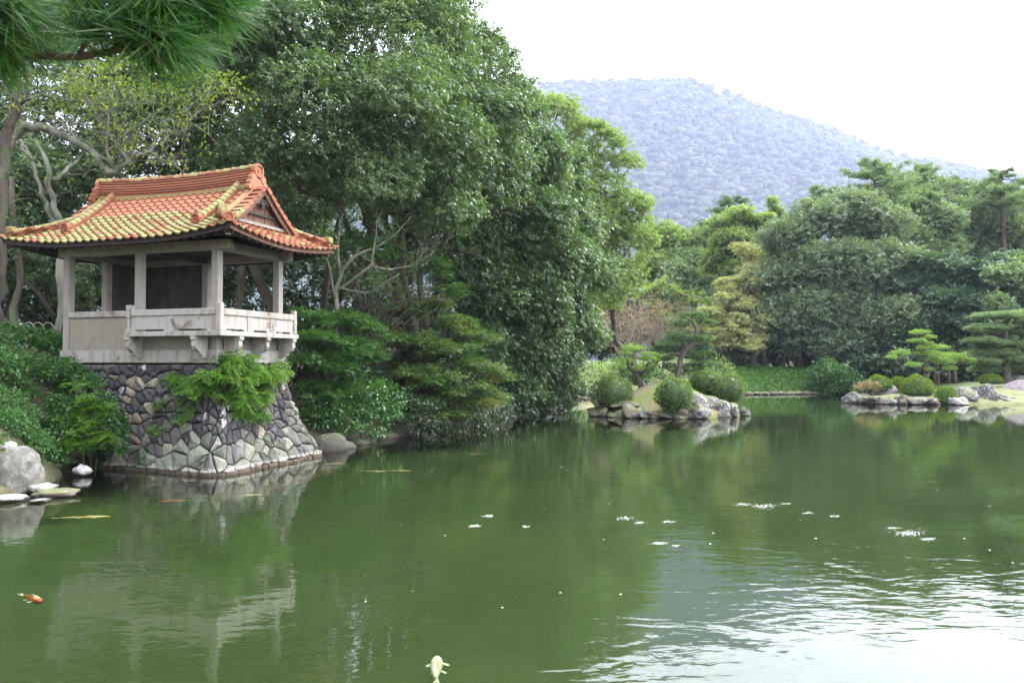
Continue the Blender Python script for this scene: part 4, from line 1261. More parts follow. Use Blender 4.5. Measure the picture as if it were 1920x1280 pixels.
# edging along the shaded bank
rk = random.Random(4); shore = [(-5.6,24.4),(-5.2,26.2),(-4.5,29.2),(-3.5,31.5),(-2.6,33.7),(-1.6,35.8),(-0.8,37.9),(0.2,40.4),(1.2,42.8),(2.2,45.2),(3.0,47.8),(3.5,51),(3.9,55)]
k = 0
for i in range(len(shore)-1):
    (x0, y0), (x1, y1) = shore[i], shore[i+1]; L_ = math.hypot(x1-x0, y1-y0); n_ = max(2, int(L_/0.85))
    for j in range(n_):
        t = (j+rk.random()*0.6)/n_; w_ = rk.uniform(0.4, 0.75); k += 1
        big = (i == 0 and j == 0) or (i == 2 and j == 1) or (i == 6 and j == 1)
        rock('edging_stone', 'dark mossy edging stone along the foot of the shaded bank', x0+(x1-x0)*t - 0.05, y0+(y1-y0)*t+0.05, 0.02 if not big else 0.15,
             w_*(1.1 if not big else 1.5), 0.42, rk.uniform(0.20, 0.30)*(1 if not big else 2.2), 'rock_dark', 100+k, sub=2, crag=0.2, rot=rk.uniform(0.7, 1.4), group='edging stones of the shaded bank', cat='stone', flat_top=0.75)
px_rock(556, 636, 700, 838, 'boulder', 'tall mossy brown boulder beside the right end of the stone wall', 'rock_dark', 31, d=26.0, crag=0.35, depth=1.4, cuts=8)
px_rock(712, 782, 778, 824, 'boulder', 'wide brown boulder under the low shrubs of the shaded bank', 'rock_dark', 32, d=29.2, crag=0.3, depth=1.3, cuts=8)
px_rock(918, 938, 758, 789, 'stone', 'upright brown stone at the corner of the shaded bank', 'rock_brown', 33, d=37.6, crag=0.15, cat='stone')

# ---------------------------------------------------------------- near island
ISL = [(4.5,42.5),(5.0,40.6),(6.0,39.7),(7.3,39.0),(8.6,38.7),(9.8,39.2),(11.0,39.9),(12.0,41.0),(12.2,42.0),(11.2,43.8),(9.5,45.2),(7.4,45.6),(5.6,44.6)]
def dome(name, label_poly, cz, top, mat, nr=16, na=56, power=0.62, skirt=-0.5, c=None):
    P = np.array(label_poly); c = np.array(c if c else P.mean(0)); n = len(P)
    seg = np.linspace(0, n, na, endpoint=False); out_ = []
    for s in seg:
        i = int(s); t = s-i; p0, p1, p2, p3 = P[(i-1) % n], P[i], P[(i+1) % n], P[(i+2) % n]
        out_.append(0.5*((2*p1) + (-p0+p2)*t + (2*p0-5*p1+4*p2-p3)*t*t + (-p0+3*p1-3*p2+p3)*t**3))
    O = np.array(out_); V = []
    for j in range(nr+1):
        q = j/nr
        for k in range(na):
            p = c + (O[k]-c)*q; z = cz + (top-cz)*(0.62*math.cos(q*math.pi/2)**1.6 + 0.38*max(0, 1-q)**0.9)
            if q >= 0.999: z = skirt
            V.append((p[0], p[1], z + 0.06*math.sin(p[0]*2.1+p[1]*1.7)*(1-q)))
    F = [(j*na+k, j*na+(k+1) % na, (j+1)*na+(k+1) % na, (j+1)*na+k) for j in range(nr) for k in range(na)]
    me = bpy.data.meshes.new(name); me.from_pydata(V, [], F); me.polygons.foreach_set('use_smooth', [True]*len(F)); me.update()
    return link_mesh(name, me, mat)
m, nt, out = new_mat('mossy_island_ground')
pos = nt.nodes.new('ShaderNodeNewGeometry').outputs['Position']
n1 = noise_tex(nt, 0.9, 6, 0.65, pos, 0.4); n2 = noise_tex(nt, 8.0, 5, 0.65, pos)
c = ramp(nt, [(0.3, (0.10,0.15,0.03)), (0.7, (0.19,0.235,0.055))], n2)
c = mix(nt, ramp(nt, [(0.48, 0), (0.62, 1)], n1), c, ramp(nt, [(0.3, (0.15,0.10,0.06)), (0.7, (0.28,0.22,0.15))], n2))
finish(nt, out, c, 0.95, bump=n2, bstr=0.8, bdist=0.06)
MAT['moss_ground'] = m
isl = dome('island', ISL, 0.22, 1.78, m, c=(7.8, 42.2)); tag(isl, 'mossy mound island with pines in the pond', kind='structure')

isle_rocks = [  # px0 px1 py0 py1 d depth mat seed label
 (1112,1150,756,786,40.6,1.2,'rock_brown',41,'brown shore rock at the left end of the mossy island'),
 (1146,1176,764,790,39.7,1.0,'rock_brown',42,'small brown rock with pale flecks at the left of the island shore'),
 (1170,1206,752,788,39.4,1.2,'rock_brown',43,'brown rock with pale patches below the moss of the island'),
 (1198,1226,758,786,39.2,1.0,'rock_grey',44,'craggy brown and white rock left of the middle island bush'),
 (1222,1262,766,784,39.0,1.0,'rock_brown',45,'low brown rock under the middle island bush'),
 (1258,1300,760,786,38.8,1.2,'rock_brown',46,'brown rock just left of the big white craggy rock'),
 (1280,1336,742,786,39.2,1.7,'rock_grey',47,'big craggy white rock on the island, its left half'),
 (1322,1366,746,784,39.8,1.8,'rock_grey',48,'big striped grey and white rock, middle of the island outcrop'),
 (1350,1392,754,782,40.4,1.6,'rock_grey',49,'sloping white rock at the right end of the island outcrop'),
 (1378,1410,764,776,41.2,0.9,'rock_dark',50,'flat dark slab sticking out into the water past the island'),
 (1296,1334,752,789,38.9,1.2,'rock_grey',54,'grey rock with a dark cleft in the front of the island outcrop'),
 (1262,1290,770,788,38.7,0.7,'rock_brown',52,'small brown rock at the water under the big white rock of the island'),
 (1150,1200,744,760,40.4,1.0,'rock_brown',53,'mossy brown ledge above the pale-flecked shore rock of the island'),
 (1286,1352,741,754,40.6,1.2,'rock_grey',51,'flat grey ledge on top of the island outcrop'),
]
for a in isle_rocks:
    px_rock(a[0]-4, a[1]+4, a[2] + (0 if 1275 < a[0] < 1390 else 7), a[3]+3, 'rock', a[8], a[6], a[7], d=a[4]-0.45, depth=a[5]*1.3, sub=3, crag=0.5, cuts=9)

# ---------------------------------------------------------------- right-hand spit
spit = [
 (1594,1640,738,757,53.4,1.4,'rock_grey',61,'grey rock at the tip of the grassy spit'),
 (1618,1642,743,757,52.9,0.9,'rock_brown',62,'brown rock beside the tip of the grassy spit'),
 (1640,1662,745,758,52.4,0.8,'rock_brown',63,'small brown edge rock, third from the tip of the spit'),
 (1660,1684,747,758,52.1,0.8,'rock_grey',64,'flat pale edge rock between two brown ones on the spit'),
 (1684,1708,742,759,52.0,0.9,'rock_brown',65,'rounded brown edge rock below the big clipped bush'),
 (1706,1746,748,759,51.9,0.9,'rock_grey',66,'long low pale edge rock below the big clipped bush'),
 (1744,1768,749,760,51.7,0.8,'rock_brown',67,'small brown edge rock left of the low green bush by the water'),
 (1790,1818,748,761,51.3,0.9,'rock_white',68,'white flat rock at the water left of the big crag'),
 (1651,1689,717,745,54.8,1.4,'rock_mauve',69,'smooth mauve rounded boulder on the lawn of the spit'),
 (1802,1856,728,760,52.6,2.0,'rock_grey',70,'left part of the big white crag on the spit'),
 (1842,1886,724,759,52.8,2.0,'rock_grey',71,'tallest part of the big white crag on the spit'),
 (1868,1908,738,757,52.8,1.6,'rock_grey',72,'right-hand low part of the big white crag on the spit'),
 (1898,1960,716,742,55.0,1.5,'rock_mauve',73,'mauve rock at the right edge of the lawn'),
 (1906,1940,706,716,58.5,0.8,'rock_white',74,'small pale rock on the lawn near the tall pine'),
]
for a in spit:
    px_rock(a[0]-3, a[1]+3, a[2]-3, a[3]+2, 'rock', a[8], a[6], a[7], d=a[4]-0.2, depth=a[5]*1.3, sub=3, crag=0.5 if a[6] != 'rock_mauve' else 0.15, cuts=9)
# stones under the far grassy mound
for k in range(16):
    t = k/15; x = 18.5 + 11.5*t; y = np.interp(x, [18.5, 19.8, 25, 30], [67.4, 67.9, 69.0, 69.2])
    rock('edging_stone', 'small dark stone edging the far grassy mound', x, y-0.05, 0.08, 0.5, 0.35, 0.22, 'rock_brown', 200+k, sub=2, crag=0.25, group='edging stones of the far mound', cat='stone')
for k in range(9):
    x = 4.4 + k*0.9; y = float(np.interp(x, [4.2, 6.3, 9, 14], [57.5, 60.5, 63.5, 66.5]))
    rock('edging_stone', 'brown stone edging the far lawn left of the island', x, y-0.05, 0.05, 0.55, 0.35, 0.2, 'rock_brown', 230+k, sub=2, crag=0.25, group='edging stones of the far lawn', cat='stone')

# ---------------------------------------------------------------- big evergreens over the shaded bank
def pl(items, zs=0.85): return [lobe(a, b_, d, r, r*zs) for (a, b_, d, r) in items]
def bil(lobes, seed=1, n=4, f=0.5, reach=0.72):
    """each rounded mass breaks into smaller billows on its surface"""
    r = np.random.default_rng(seed); out_ = []
    for (x, y, z, a, b_, c) in lobes:
        out_.append((x, y, z, a*0.80, b_*0.80, c*0.80))
        for k in range(n):
            d = unit(r.normal(size=3)); d[2] = abs(d[2])*0.9 if r.random() < 0.7 else d[2]; d[1] = -abs(d[1]) if r.random() < 0.7 else d[1]
            s = f*r.uniform(0.7, 1.15); out_.append((x+d[0]*a*reach, y+d[1]*b_*reach, z+d[2]*c*reach, a*s, b_*s, c*s*0.9))
    return out_

tree('evergreen_tree', 'huge glossy evergreen behind the pavilion, its crown leaving the top of the photo', (-4.4, 33.5, gz(-4.4, 33.5)),
     pl([(520,110,29,3.0),(590,40,31,3.6),(690,90,31,4.0),(770,80,33,3.2),(870,135,35,2.1),(905,210,36,2.2),(610,225,29,3.0),(730,230,30,3.6),(845,240,33,3.4),
         (945,285,37,2.3),(560,300,28.5,2.0),(680,325,29.5,2.6),(790,340,31,2.7),(620,-70,34,4.2),(730,-70,36,4.0),(835,-10,36,1.9),(845,60,36,2.0),(975,160,38,0.7),(925,75,37,0.7),(985,215,38,1.1),(1000,150,38,0.35),(950,110,38,0.7),(1010,260,39,1.0),(900,330,34,2.6)]),
     'oak_leaf', bilseed=1, r0=0.42, top=at(740, 300, 33), clumps=4900, per=8, cr=0.55, tmpl=T_FARS, size=0.185, twigs=160, up=1.1, seed=11, flat=0.6, inner=0.35, down=-0.7)
tree('evergreen_tree', 'broad glossy evergreen overhanging the pond, right of the maples', (1.2, 44.5, gz(1.2, 44.5)),
     pl([(1000,340,40,2.5),(1035,420,42,2.3),(1085,500,43,1.8),(1100,430,43.5,1.2),(1075,595,43,1.8),(1050,670,43,1.75),(1010,520,41,3.0),(1000,620,41,2.7),
         (930,545,38.5,2.7),(950,430,38,2.9),(975,700,41,1.9),(900,640,38.5,1.9),(1035,300,42,1.6),(1125,530,44,0.9),(1105,630,43,0.9),(1050,735,43.5,1.2),(985,745,42,1.2),(1060,360,43,1.6),(900,450,37,2.0),(860,400,36,1.8)]),
     'oak_leaf', bilseed=2, r0=0.35, top=at(985, 480, 42), clumps=3600, per=8, cr=0.55, tmpl=T_FARS, size=0.21, twigs=110, up=1.1, seed=12, flat=0.6, inner=0.35, down=-0.8)
tree('evergreen_tree', 'dark leafy tree behind the left end of the tiled roof', (-17, 31, gz(-17, 31)),
     pl([(40,330,33,2.6),(150,400,35,3.2),(300,250,35,3.0),(100,230,35,3.5),(60,90,35,4),(220,110,36,4.4),(20,480,31,2.0),(180,520,33,2.4),(-60,400,33,3),(240,330,34,2.2),(150,200,37,3.5),(270,170,37,3.0),(120,290,37,3.0)]),
     'oak_leaf', bilseed=3, r0=0.35, top=at(120, 330, 35), clumps=2500, per=7, cr=0.7, tmpl=T_FARS, size=0.20, twigs=60, seed=13, inner=0.3, down=-0.7)
tree('evergreen_tree', 'dark evergreen filling the space between the tiled roof and the huge tree', (-10.2, 34, gz(-10.2, 34)),
     pl([(420,210,34,3.2),(380,330,35,2.6),(430,80,35,4.0),(500,420,36,2.8),(330,150,36,3.2),(470,320,33,2.2),(540,370,34,2.2)]),
     'oak_leaf', bilseed=4, r0=0.32, top=at(440, 250, 35), clumps=2000, per=7, cr=0.65, tmpl=T_FARS, size=0.20, twigs=60, seed=14, inner=0.3, down=-0.7)
# the dark wood behind
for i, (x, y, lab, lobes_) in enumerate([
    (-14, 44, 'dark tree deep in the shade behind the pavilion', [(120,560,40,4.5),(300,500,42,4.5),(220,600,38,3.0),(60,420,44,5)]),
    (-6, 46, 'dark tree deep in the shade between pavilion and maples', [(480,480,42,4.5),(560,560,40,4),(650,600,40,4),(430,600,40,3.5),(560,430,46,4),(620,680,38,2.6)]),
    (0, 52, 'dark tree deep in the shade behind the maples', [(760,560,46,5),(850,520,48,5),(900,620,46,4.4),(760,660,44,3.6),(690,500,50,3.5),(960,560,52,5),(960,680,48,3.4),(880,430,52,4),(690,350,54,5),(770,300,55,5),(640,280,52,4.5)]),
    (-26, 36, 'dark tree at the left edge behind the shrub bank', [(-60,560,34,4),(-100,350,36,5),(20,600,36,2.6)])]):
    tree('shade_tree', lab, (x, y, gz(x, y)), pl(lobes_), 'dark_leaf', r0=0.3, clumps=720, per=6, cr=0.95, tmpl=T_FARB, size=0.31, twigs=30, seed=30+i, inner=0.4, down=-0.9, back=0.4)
rng = np.random.default_rng(77)
for i in range(9):
    px, py, d = [(640,560,37),(700,540,38),(745,520,37.5),(765,500,40),(610,520,36),(820,530,41),(60,520,30),(30,480,33),(460,560,33)][i]
    x, y, z = at(px, py, d); b0 = (x + rng.uniform(-.5, .5), y, gz(x, y)-0.3); t1 = at(px+rng.uniform(-45, 45), 330, d)
    q = MB(); q.tube([tuple(np.array(p)-np.array(b0)) for p in curve_pts(b0, t1, 7, 0, 0.10, rng)], [0.20-0.016*k for k in range(8)], 8)
    tag(q.build('tree_trunk', MAT['bark' if i != 2 else 'grey_bark'], None, True, b0), 'bare dark trunk standing in the shade under the evergreens', 'trunk', 'bare trunks in the shade under the evergreens')

# bare forked small tree, branches showing under the big crown right of the pavilion
def spread_tree(name, label, px_paths, mat, cat='tree', leaf=None, leaf_n=0, leaf_size=0.12, seed=1, group=None, twig_n=0, twig_len=0.6, tmpl=T_LEAF, leaf_near=0.3, base=None, trunk_mat=None):
    """a tree given by its main stems: each a list of (px, py, depth, radius)"""
    rng = np.random.default_rng(seed); P0 = at(*px_paths[0][0][:3]); base = base or P0
    root = empty(name, base); tag(root, label, cat, group); tips = []
    tr_ = MB(); br = MB(); b = np.array(base)
    for i, path in enumerate(px_paths):
        pts = [np.array(at(*p[:3])) - b for p in path]; rad = [p[3] for p in path]
        pp = []; rr = []
        for j in range(len(pts)-1):
            for k in range(3):
                t = k/3; pp.append(pts[j]*(1-t)+pts[j+1]*t + (rng.normal(size=3)*rad[j]*0.35 if (j or k) else 0)); rr.append(rad[j]*(1-t)+rad[j+1]*t)
        pp.append(pts[-1]); rr.append(rad[-1]); (tr_ if i == 0 else br).tube([tuple(p) for p in pp], rr, 8)
        tips += [(pp[k], rr[k]) for k in range(len(pp)//3, len(pp))]
    ends = []
    for _ in range(twig_n):
        p, r_ = tips[rng.integers(len(tips))]; d = unit(np.array([rng.normal(), rng.normal()*0.6, abs(rng.normal())*0.6+0.1])); L = twig_len*rng.uniform(0.4, 1.3); r1 = min(r_*0.5, 0.022)
        a = p; pts = [a]
        for k in range(4): d = unit(d + rng.normal(size=3)*0.35); a = a + d*L/4; pts.append(a)
        br.tube([tuple(q) for q in pts], [r1, r1*0.8, r1*0.6, r1*0.45, r1*0.3], 4, False); ends += pts[1:]
        for _2 in range(2):
            k0 = rng.integers(1, 4); d2 = unit(rng.normal(size=3)+np.array([0,0,0.3])); q1 = pts[k0] + d2*L*0.4; br.tube([tuple(pts[k0]), tuple((pts[k0]+q1)/2+rng.normal(size=3)*0.02), tuple(q1)], [r1*0.5, r1*0.4, r1*0.25], 3, False); ends.append(q1)
    tr_.build('trunk', MAT[trunk_mat or mat], root, True)
    if br.v: br.build('branch', MAT[mat], root, True)
    if leaf and leaf_n:
        E = np.array(ends if ends else [t[0] for t in tips]); P = E[rng.integers(len(E), size=leaf_n)] + rng.normal(size=(leaf_n, 3))*leaf_near
        L = rng.normal(size=(leaf_n, 3)) + np.array([0, 0, -0.5]); Nn = rng.normal(size=(leaf_n, 3))*0.5 + np.array([0, 0, 1])
        V, F = scatter(tmpl, P, L, Nn, leaf_size*rng.uniform(0.7, 1.2, leaf_n)); link_mesh('leaves', raw_mesh('leaves', V, F), MAT[leaf], root)
    return root
spread_tree('small_tree', 'slender forked tree with bare curving stems right of the tiled roof', [
    [(626,700,28,0.10),(628,600,28,0.09),(632,540,28,0.08),(640,505,28,0.06),(668,478,28,0.055),(700,465,28.3,0.04),(740,440,28.6,0.03),(770,405,29,0.02)],
    [(630,545,28,0.06),(660,525,28,0.05),(695,498,28,0.045),(700,470,28,0.035),(706,420,28.3,0.025),(716,390,28.5,0.015)],
    [(634,540,28,0.05),(665,545,27.8,0.035),(690,550,27.6,0.025),(720,530,27.5,0.02),(745,515,27.5,0.012)],
    [(636,520,28,0.06),(632,470,28,0.045),(634,420,28,0.03),(650,380,28.5,0.02),(670,340,29,0.012)],
    [(628,560,28,0.05),(618,500,27.8,0.03),(604,470,27.6,0.015)],
    [(690,498,28,0.035),(730,505,28.4,0.03),(770,497,28.8,0.02),(800,480,29,0.012)]], 'grey_bark', leaf='maple_leaf', leaf_n=1400, leaf_size=0.10, seed=5, twig_n=40, twig_len=0.9, tmpl=T_STAR)
spread_tree('small_tree', 'thin green-stemmed tree leaning in the shade above the maples', [
    [(770,560,33,0.06),(778,500,33,0.055),(788,440,33,0.05),(796,400,33,0.04),(800,350,33,0.03)],
    [(782,480,33,0.03),(800,470,33,0.02),(830,450,33,0.012)]], 'light_bark' if 'light_bark' in MAT else 'pale_bark', seed=6, twig_n=8)
spread_tree('small_tree', 'leaning grey limb tree under the crown left of the glossy overhang', [
    [(800,620,36,0.16),(790,560,36,0.15),(785,500,36,0.13),(790,440,36,0.12),(770,420,36,0.09),(730,400,35,0.07),(690,395,34,0.05)],
    [(790,440,36,0.10),(810,425,35.5,0.09),(840,462,35,0.07),(865,472,34.5,0.05),(900,480,34,0.03)],
    [(790,430,36,0.09),(830,405,35,0.07),(880,400,34.5,0.05),(930,398,34,0.03),(970,402,34,0.02)]], 'bark', seed=7, twig_n=40, twig_len=1.2)

# smooth pale forked tree behind the left columns
spread_tree('pale_tree', 'smooth pale-barked forked trunk behind the left column of the pavilion', [
    [(110,690,26,0.144),(108,620,26,0.122),(112,540,26,0.122),(112,480,26.3,0.130),(108,420,26.8,0.122)],
    [(106,430,26.8,0.115),(92,400,27,0.086),(78,370,27,0.079),(64,340,27,0.065),(58,310,27,0.058),(40,270,27,0.043)],
    [(110,425,26.8,0.115),(94,380,27,0.108),(86,340,27,0.101),(88,320,27,0.086),(78,290,27.5,0.072),(60,260,28,0.058)],
    [(90,335,27,0.094),(108,330,27.3,0.079),(125,312,27.6,0.065),(140,298,28,0.050),(170,270,28,0.036)],
    [(56,300,27,0.050),(38,278,27,0.072),(24,250,27,0.079)]], 'pale_bark', seed=8, twig_n=16, twig_len=1.2)
# old tree at the left edge with the bare crooked limb above the roof
spread_tree('old_tree', 'old tree at the left edge, crooked limb and sparse yellow-green leaves above the roof', [
    [(-10,700,23.5,0.26),(-6,600,23.5,0.20),(-4,520,23.5,0.19),(-2,420,23.6,0.18),(2,330,23.8,0.18),(6,270,24,0.18),(20,210,24,0.15),(36,170,24,0.14),(40,90,24,0.12),(60,20,24,0.10)],
    [(8,275,24,0.150),(22,245,24,0.143),(45,232,24,0.128),(75,236,24,0.120),(105,248,24,0.112),(130,262,24,0.105),(155,275,24,0.112),(176,290,24,0.105),(186,310,24,0.112),(198,322,24,0.112),(215,318,24,0.083),(236,300,24,0.068),(262,288,24,0.060),(278,282,24,0.053),(286,262,24,0.045),(296,248,24,0.041),(316,244,24,0.045),(330,252,24,0.038),(343,246,24,0.034),(347,226,24,0.030),(372,204,24,0.026),(410,188,24,0.019),(450,176,24,0.011)],
    [(215,318,24,0.060),(200,300,24,0.053),(172,288,24,0.038),(150,268,24,0.034),(128,248,24,0.034),(112,228,24,0.030),(78,214,24,0.026),(50,200,24,0.026),(0,193,24,0.022)],
    [(205,306,24,0.053),(194,280,24,0.045),(196,240,24,0.038),(200,200,24,0.026),(205,170,24,0.015)],
    [(236,298,24,0.045),(222,282,24,0.045),(208,262,24,0.038),(190,238,24,0.030),(172,214,24,0.026),(160,190,24,0.022),(150,150,24,0.015)],
    [(196,285,24,0.038),(214,262,24,0.030),(245,238,24,0.026),(272,218,24,0.022),(300,200,24,0.015)],
    [(278,283,24,0.038),(300,298,24,0.026),(320,302,24,0.022),(336,318,24,0.015),(345,325,24,0.011)],
    [(60,178,24,0.038),(70,172,24,0.038),(100,182,24,0.038),(140,188,24,0.034),(180,192,24,0.022),(240,192,24,0.015),(290,190,24,0.011)],
    [(20,182,24,0.045),(40,184,24,0.045),(60,178,24,0.038),(80,168,24,0.030),(130,162,24,0.022)],
    [(347,226,24,0.022),(345,205,24,0.019),(362,186,24,0.015),(390,168,24,0.011)]],
    'pale_bark', trunk_mat='bark', leaf='lime_leaf', leaf_n=1300, leaf_size=0.15, seed=9, twig_n=170, twig_len=1.5, leaf_near=0.22)
V_, F_, C_ = foliage(pl([(200,150,25,1.3),(260,140,25,1.5),(330,150,25,1.3),(400,165,25,0.9),(300,185,25,1.0),(150,185,25,0.8)], 0.5), 170, 9, 0.38, T_LEAF, 0.15, np.random.default_rng(15), flat=0.5)
rt_ = [o for o in scene.objects if o.name.startswith('old_tree')][0]
link_mesh('crown', raw_mesh('crown', V_ - np.array(rt_.location), F_), MAT['lime_leaf'], rt_)

# light yellow-green trees standing behind the overhang
tree('camphor_tree', 'light green tree with billowing crown rising behind the dark overhang', (10.5, 67, gz(10.5, 67)),
     pl([(1040,215,58,1.9),(1000,205,58,1.6),(1105,255,60,1.7),(1135,265,60,1.5),(1085,300,60,2.0),(1160,300,60,0.9),(1185,305,61,0.8),(1060,360,60,2.4),(1140,350,60,1.6),(1175,385,60,1.7),(1195,405,60,0.9),(1120,420,60,2.6),(1180,455,61,2.0),(1150,520,60,2.3),(1205,450,61,0.9),(1110,560,60,2.2)], 0.75),
     'light_leaf', r0=0.30, top=at(1100, 400, 61), clumps=1500, per=7, cr=0.75, tmpl=T_BUNCHN, size=0.26, twigs=60, seed=16, bark='bark', flat=0.5, down=-0.3)

# maples over the bank
def sheets(items, seed=1, n=7):
    """flat overlapping sprays of a maple: each item a thin sheet that curves down at its rim"""
    r = np.random.default_rng(seed); out_ = []
    for px, py, d, rad in items:
        x, y, z = at(px, py, d)
        for k in range(n):
            a = 2*math.pi*k/n + r.uniform(-.4, .4); q = r.uniform(0.25, 0.95)*rad; s = rad*r.uniform(0.34, 0.58)
            out_.append((x + math.cos(a)*q*1.15, y + math.sin(a)*q*0.9, z - 0.45*q*q/rad + r.normal()*rad*0.15, s, s, s*0.26))
        out_.append((x, y, z + 0.03, rad*0.5, rad*0.5, rad*0.09))
    return out_
def fans(items, seed=1, n=6, thin=0.30, spread=1.0):
    """each item becomes a loose fan of flat sprays that sink towards their outer ends"""
    r = np.random.default_rng(seed); out_ = []
    for px, py, d, rad in items:
        x, y, z = at(px, py, d)
        for k in range(int(n*1.5)):
            a = r.uniform(0, 6.28); q = r.uniform(0.10, 1.05)*rad*spread; s = rad*r.uniform(0.20, 0.46)
            out_.append((x + math.cos(a)*q, y + math.sin(a)*q*0.8, z - 0.5*q*q/rad + r.normal()*rad*0.26, s, s, s*thin))
    return out_
tree('maple_tree', 'green maple in layered fans just right of the stone balcony', (-8.2, 27.2, gz(-8.2, 27.2)),
     sheets([(585,590,27.0,1.0),(645,588,27.6,1.0),(690,612,27.4,0.8),(600,628,26.2,0.95),(655,640,26.6,0.95),(575,668,25.8,0.7),(625,680,26.0,0.95),(685,665,27,0.8),(600,722,25.8,0.85),(655,718,26.5,0.8),(590,768,25.6,0.6)], 71),
     'maple_leaf', r0=0.10, top=at(630, 640, 27.6), clumps=1250, per=11, cr=0.33, tmpl=T_STAR, size=0.115, twigs=90, seed=17, flat=0.35, droop=0.15, up=2.2, jitter=0.35, lo=0.3, down=-1, back=0.8)
tree('maple_tree', 'large maple sweeping down to the water with reddening outer leaves', (-4.2, 32.8, gz(-4.2, 32.8)),
     sheets([(745,575,32.2,1.1),(805,572,32,1.2),(862,598,32,1.0),(905,628,32,0.8),(780,628,31,1.0),(835,645,31,1.15),(890,675,31.2,1.05),(930,702,31.6,0.7),(770,690,30.6,0.8),(815,700,30.3,1.0),(868,722,30.6,1.05),(915,742,31,0.9),(800,752,30.2,0.8),(850,770,30.4,0.8),(725,620,31.4,0.7)], 72),
     'maple_red', r0=0.12, top=at(780, 640, 33), clumps=1850, per=11, cr=0.35, tmpl=T_STAR, size=0.12, twigs=100, seed=18, flat=0.35, droop=0.2, up=2.2, jitter=0.35, lo=0.3, down=-1, back=0.8)
tree('maple_tree', 'thin young maple with fans of leaves beyond the right roof corner', (-5.9, 30.5, gz(-5.9, 30.5)),
     fans([(660,445,29.5,0.9),(700,455,30,0.8),(640,470,29.5,0.6),(730,470,30,0.5),(800,500,31,0.9),(835,520,31,0.7),(850,545,31,0.5),(820,480,31,0.6)], 73, 4),
     'maple_leaf', r0=0.07, top=at(700, 500, 30.2), clumps=240, per=12, cr=0.42, tmpl=T_STAR, size=0.12, twigs=30, seed=19, flat=0.22, droop=0.1, up=1.8, jitter=0.3, down=-0.2)
# undergrowth of the shaded bank
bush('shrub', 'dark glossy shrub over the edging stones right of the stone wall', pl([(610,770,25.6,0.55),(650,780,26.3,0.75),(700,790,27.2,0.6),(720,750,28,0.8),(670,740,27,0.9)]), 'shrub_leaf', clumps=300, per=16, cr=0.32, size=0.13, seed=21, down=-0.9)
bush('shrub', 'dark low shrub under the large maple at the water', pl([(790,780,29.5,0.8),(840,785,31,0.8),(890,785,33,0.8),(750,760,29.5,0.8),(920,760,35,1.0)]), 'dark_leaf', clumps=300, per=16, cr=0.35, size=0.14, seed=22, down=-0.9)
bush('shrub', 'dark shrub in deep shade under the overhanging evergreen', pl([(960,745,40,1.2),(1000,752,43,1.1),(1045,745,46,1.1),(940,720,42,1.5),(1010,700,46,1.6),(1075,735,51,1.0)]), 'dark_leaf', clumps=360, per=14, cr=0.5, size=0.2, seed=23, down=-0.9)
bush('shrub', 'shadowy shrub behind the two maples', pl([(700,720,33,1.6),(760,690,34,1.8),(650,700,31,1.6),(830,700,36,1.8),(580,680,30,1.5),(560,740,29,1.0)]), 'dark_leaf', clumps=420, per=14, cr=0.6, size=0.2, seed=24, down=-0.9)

# ---------------------------------------------------------------- left shrub bank
def on_bank(px, py, d0=15.0, d1=26.0):
    """where the sight line through a pixel meets the bank"""
    for i in range(220):
        d = d0 + (d1-d0)*i/219; x, y, z = at(px, py, d)
        if z <= gz(x, y) + 0.02: return (x, y, gz(x, y))
    return at(px, py, d1)
def bank_lobes(items, lift_=0.1, zs=0.75):
    out_ = []
    for px, py, r in items:
        x, y, z = on_bank(px, py); out_.append((x, y, z+lift_, r, r, r*zs))
    return out_
bush('shrub', 'dense mixed green shrub covering the top of the bank left of the pavilion', bank_lobes([(20,640,0.55),(70,645,0.5),(110,660,0.45),(10,690,0.6),(70,700,0.5),(120,700,0.35),(150,690,0.25),(40,740,0.35),(-30,700,0.8)]), 'shrub_leaf', clumps=520, per=12, cr=0.22, size=0.11, seed=25, down=-0.5, tmpl=T_LEAF)
bush('azalea_bush', 'rounded fine-leaved azalea mound behind the big pale boulder', bank_lobes([(20,800,0.45),(60,830,0.4),(90,850,0.35),(0,760,0.5),(110,865,0.22),(50,780,0.3)], 0.05), 'azalea_leaf', clumps=460, per=14, cr=0.16, size=0.075, seed=26, down=-0.5, stems=4)
bush('shrub', 'broad-leaved shrub below the pavilion corner, above the ferns', bank_lobes([(150,720,0.32),(180,735,0.30),(210,750,0.28),(125,735,0.25),(225,775,0.2)], 0.12), 'shrub_leaf', clumps=230, per=12, cr=0.2, size=0.11, seed=27, down=-0.5)
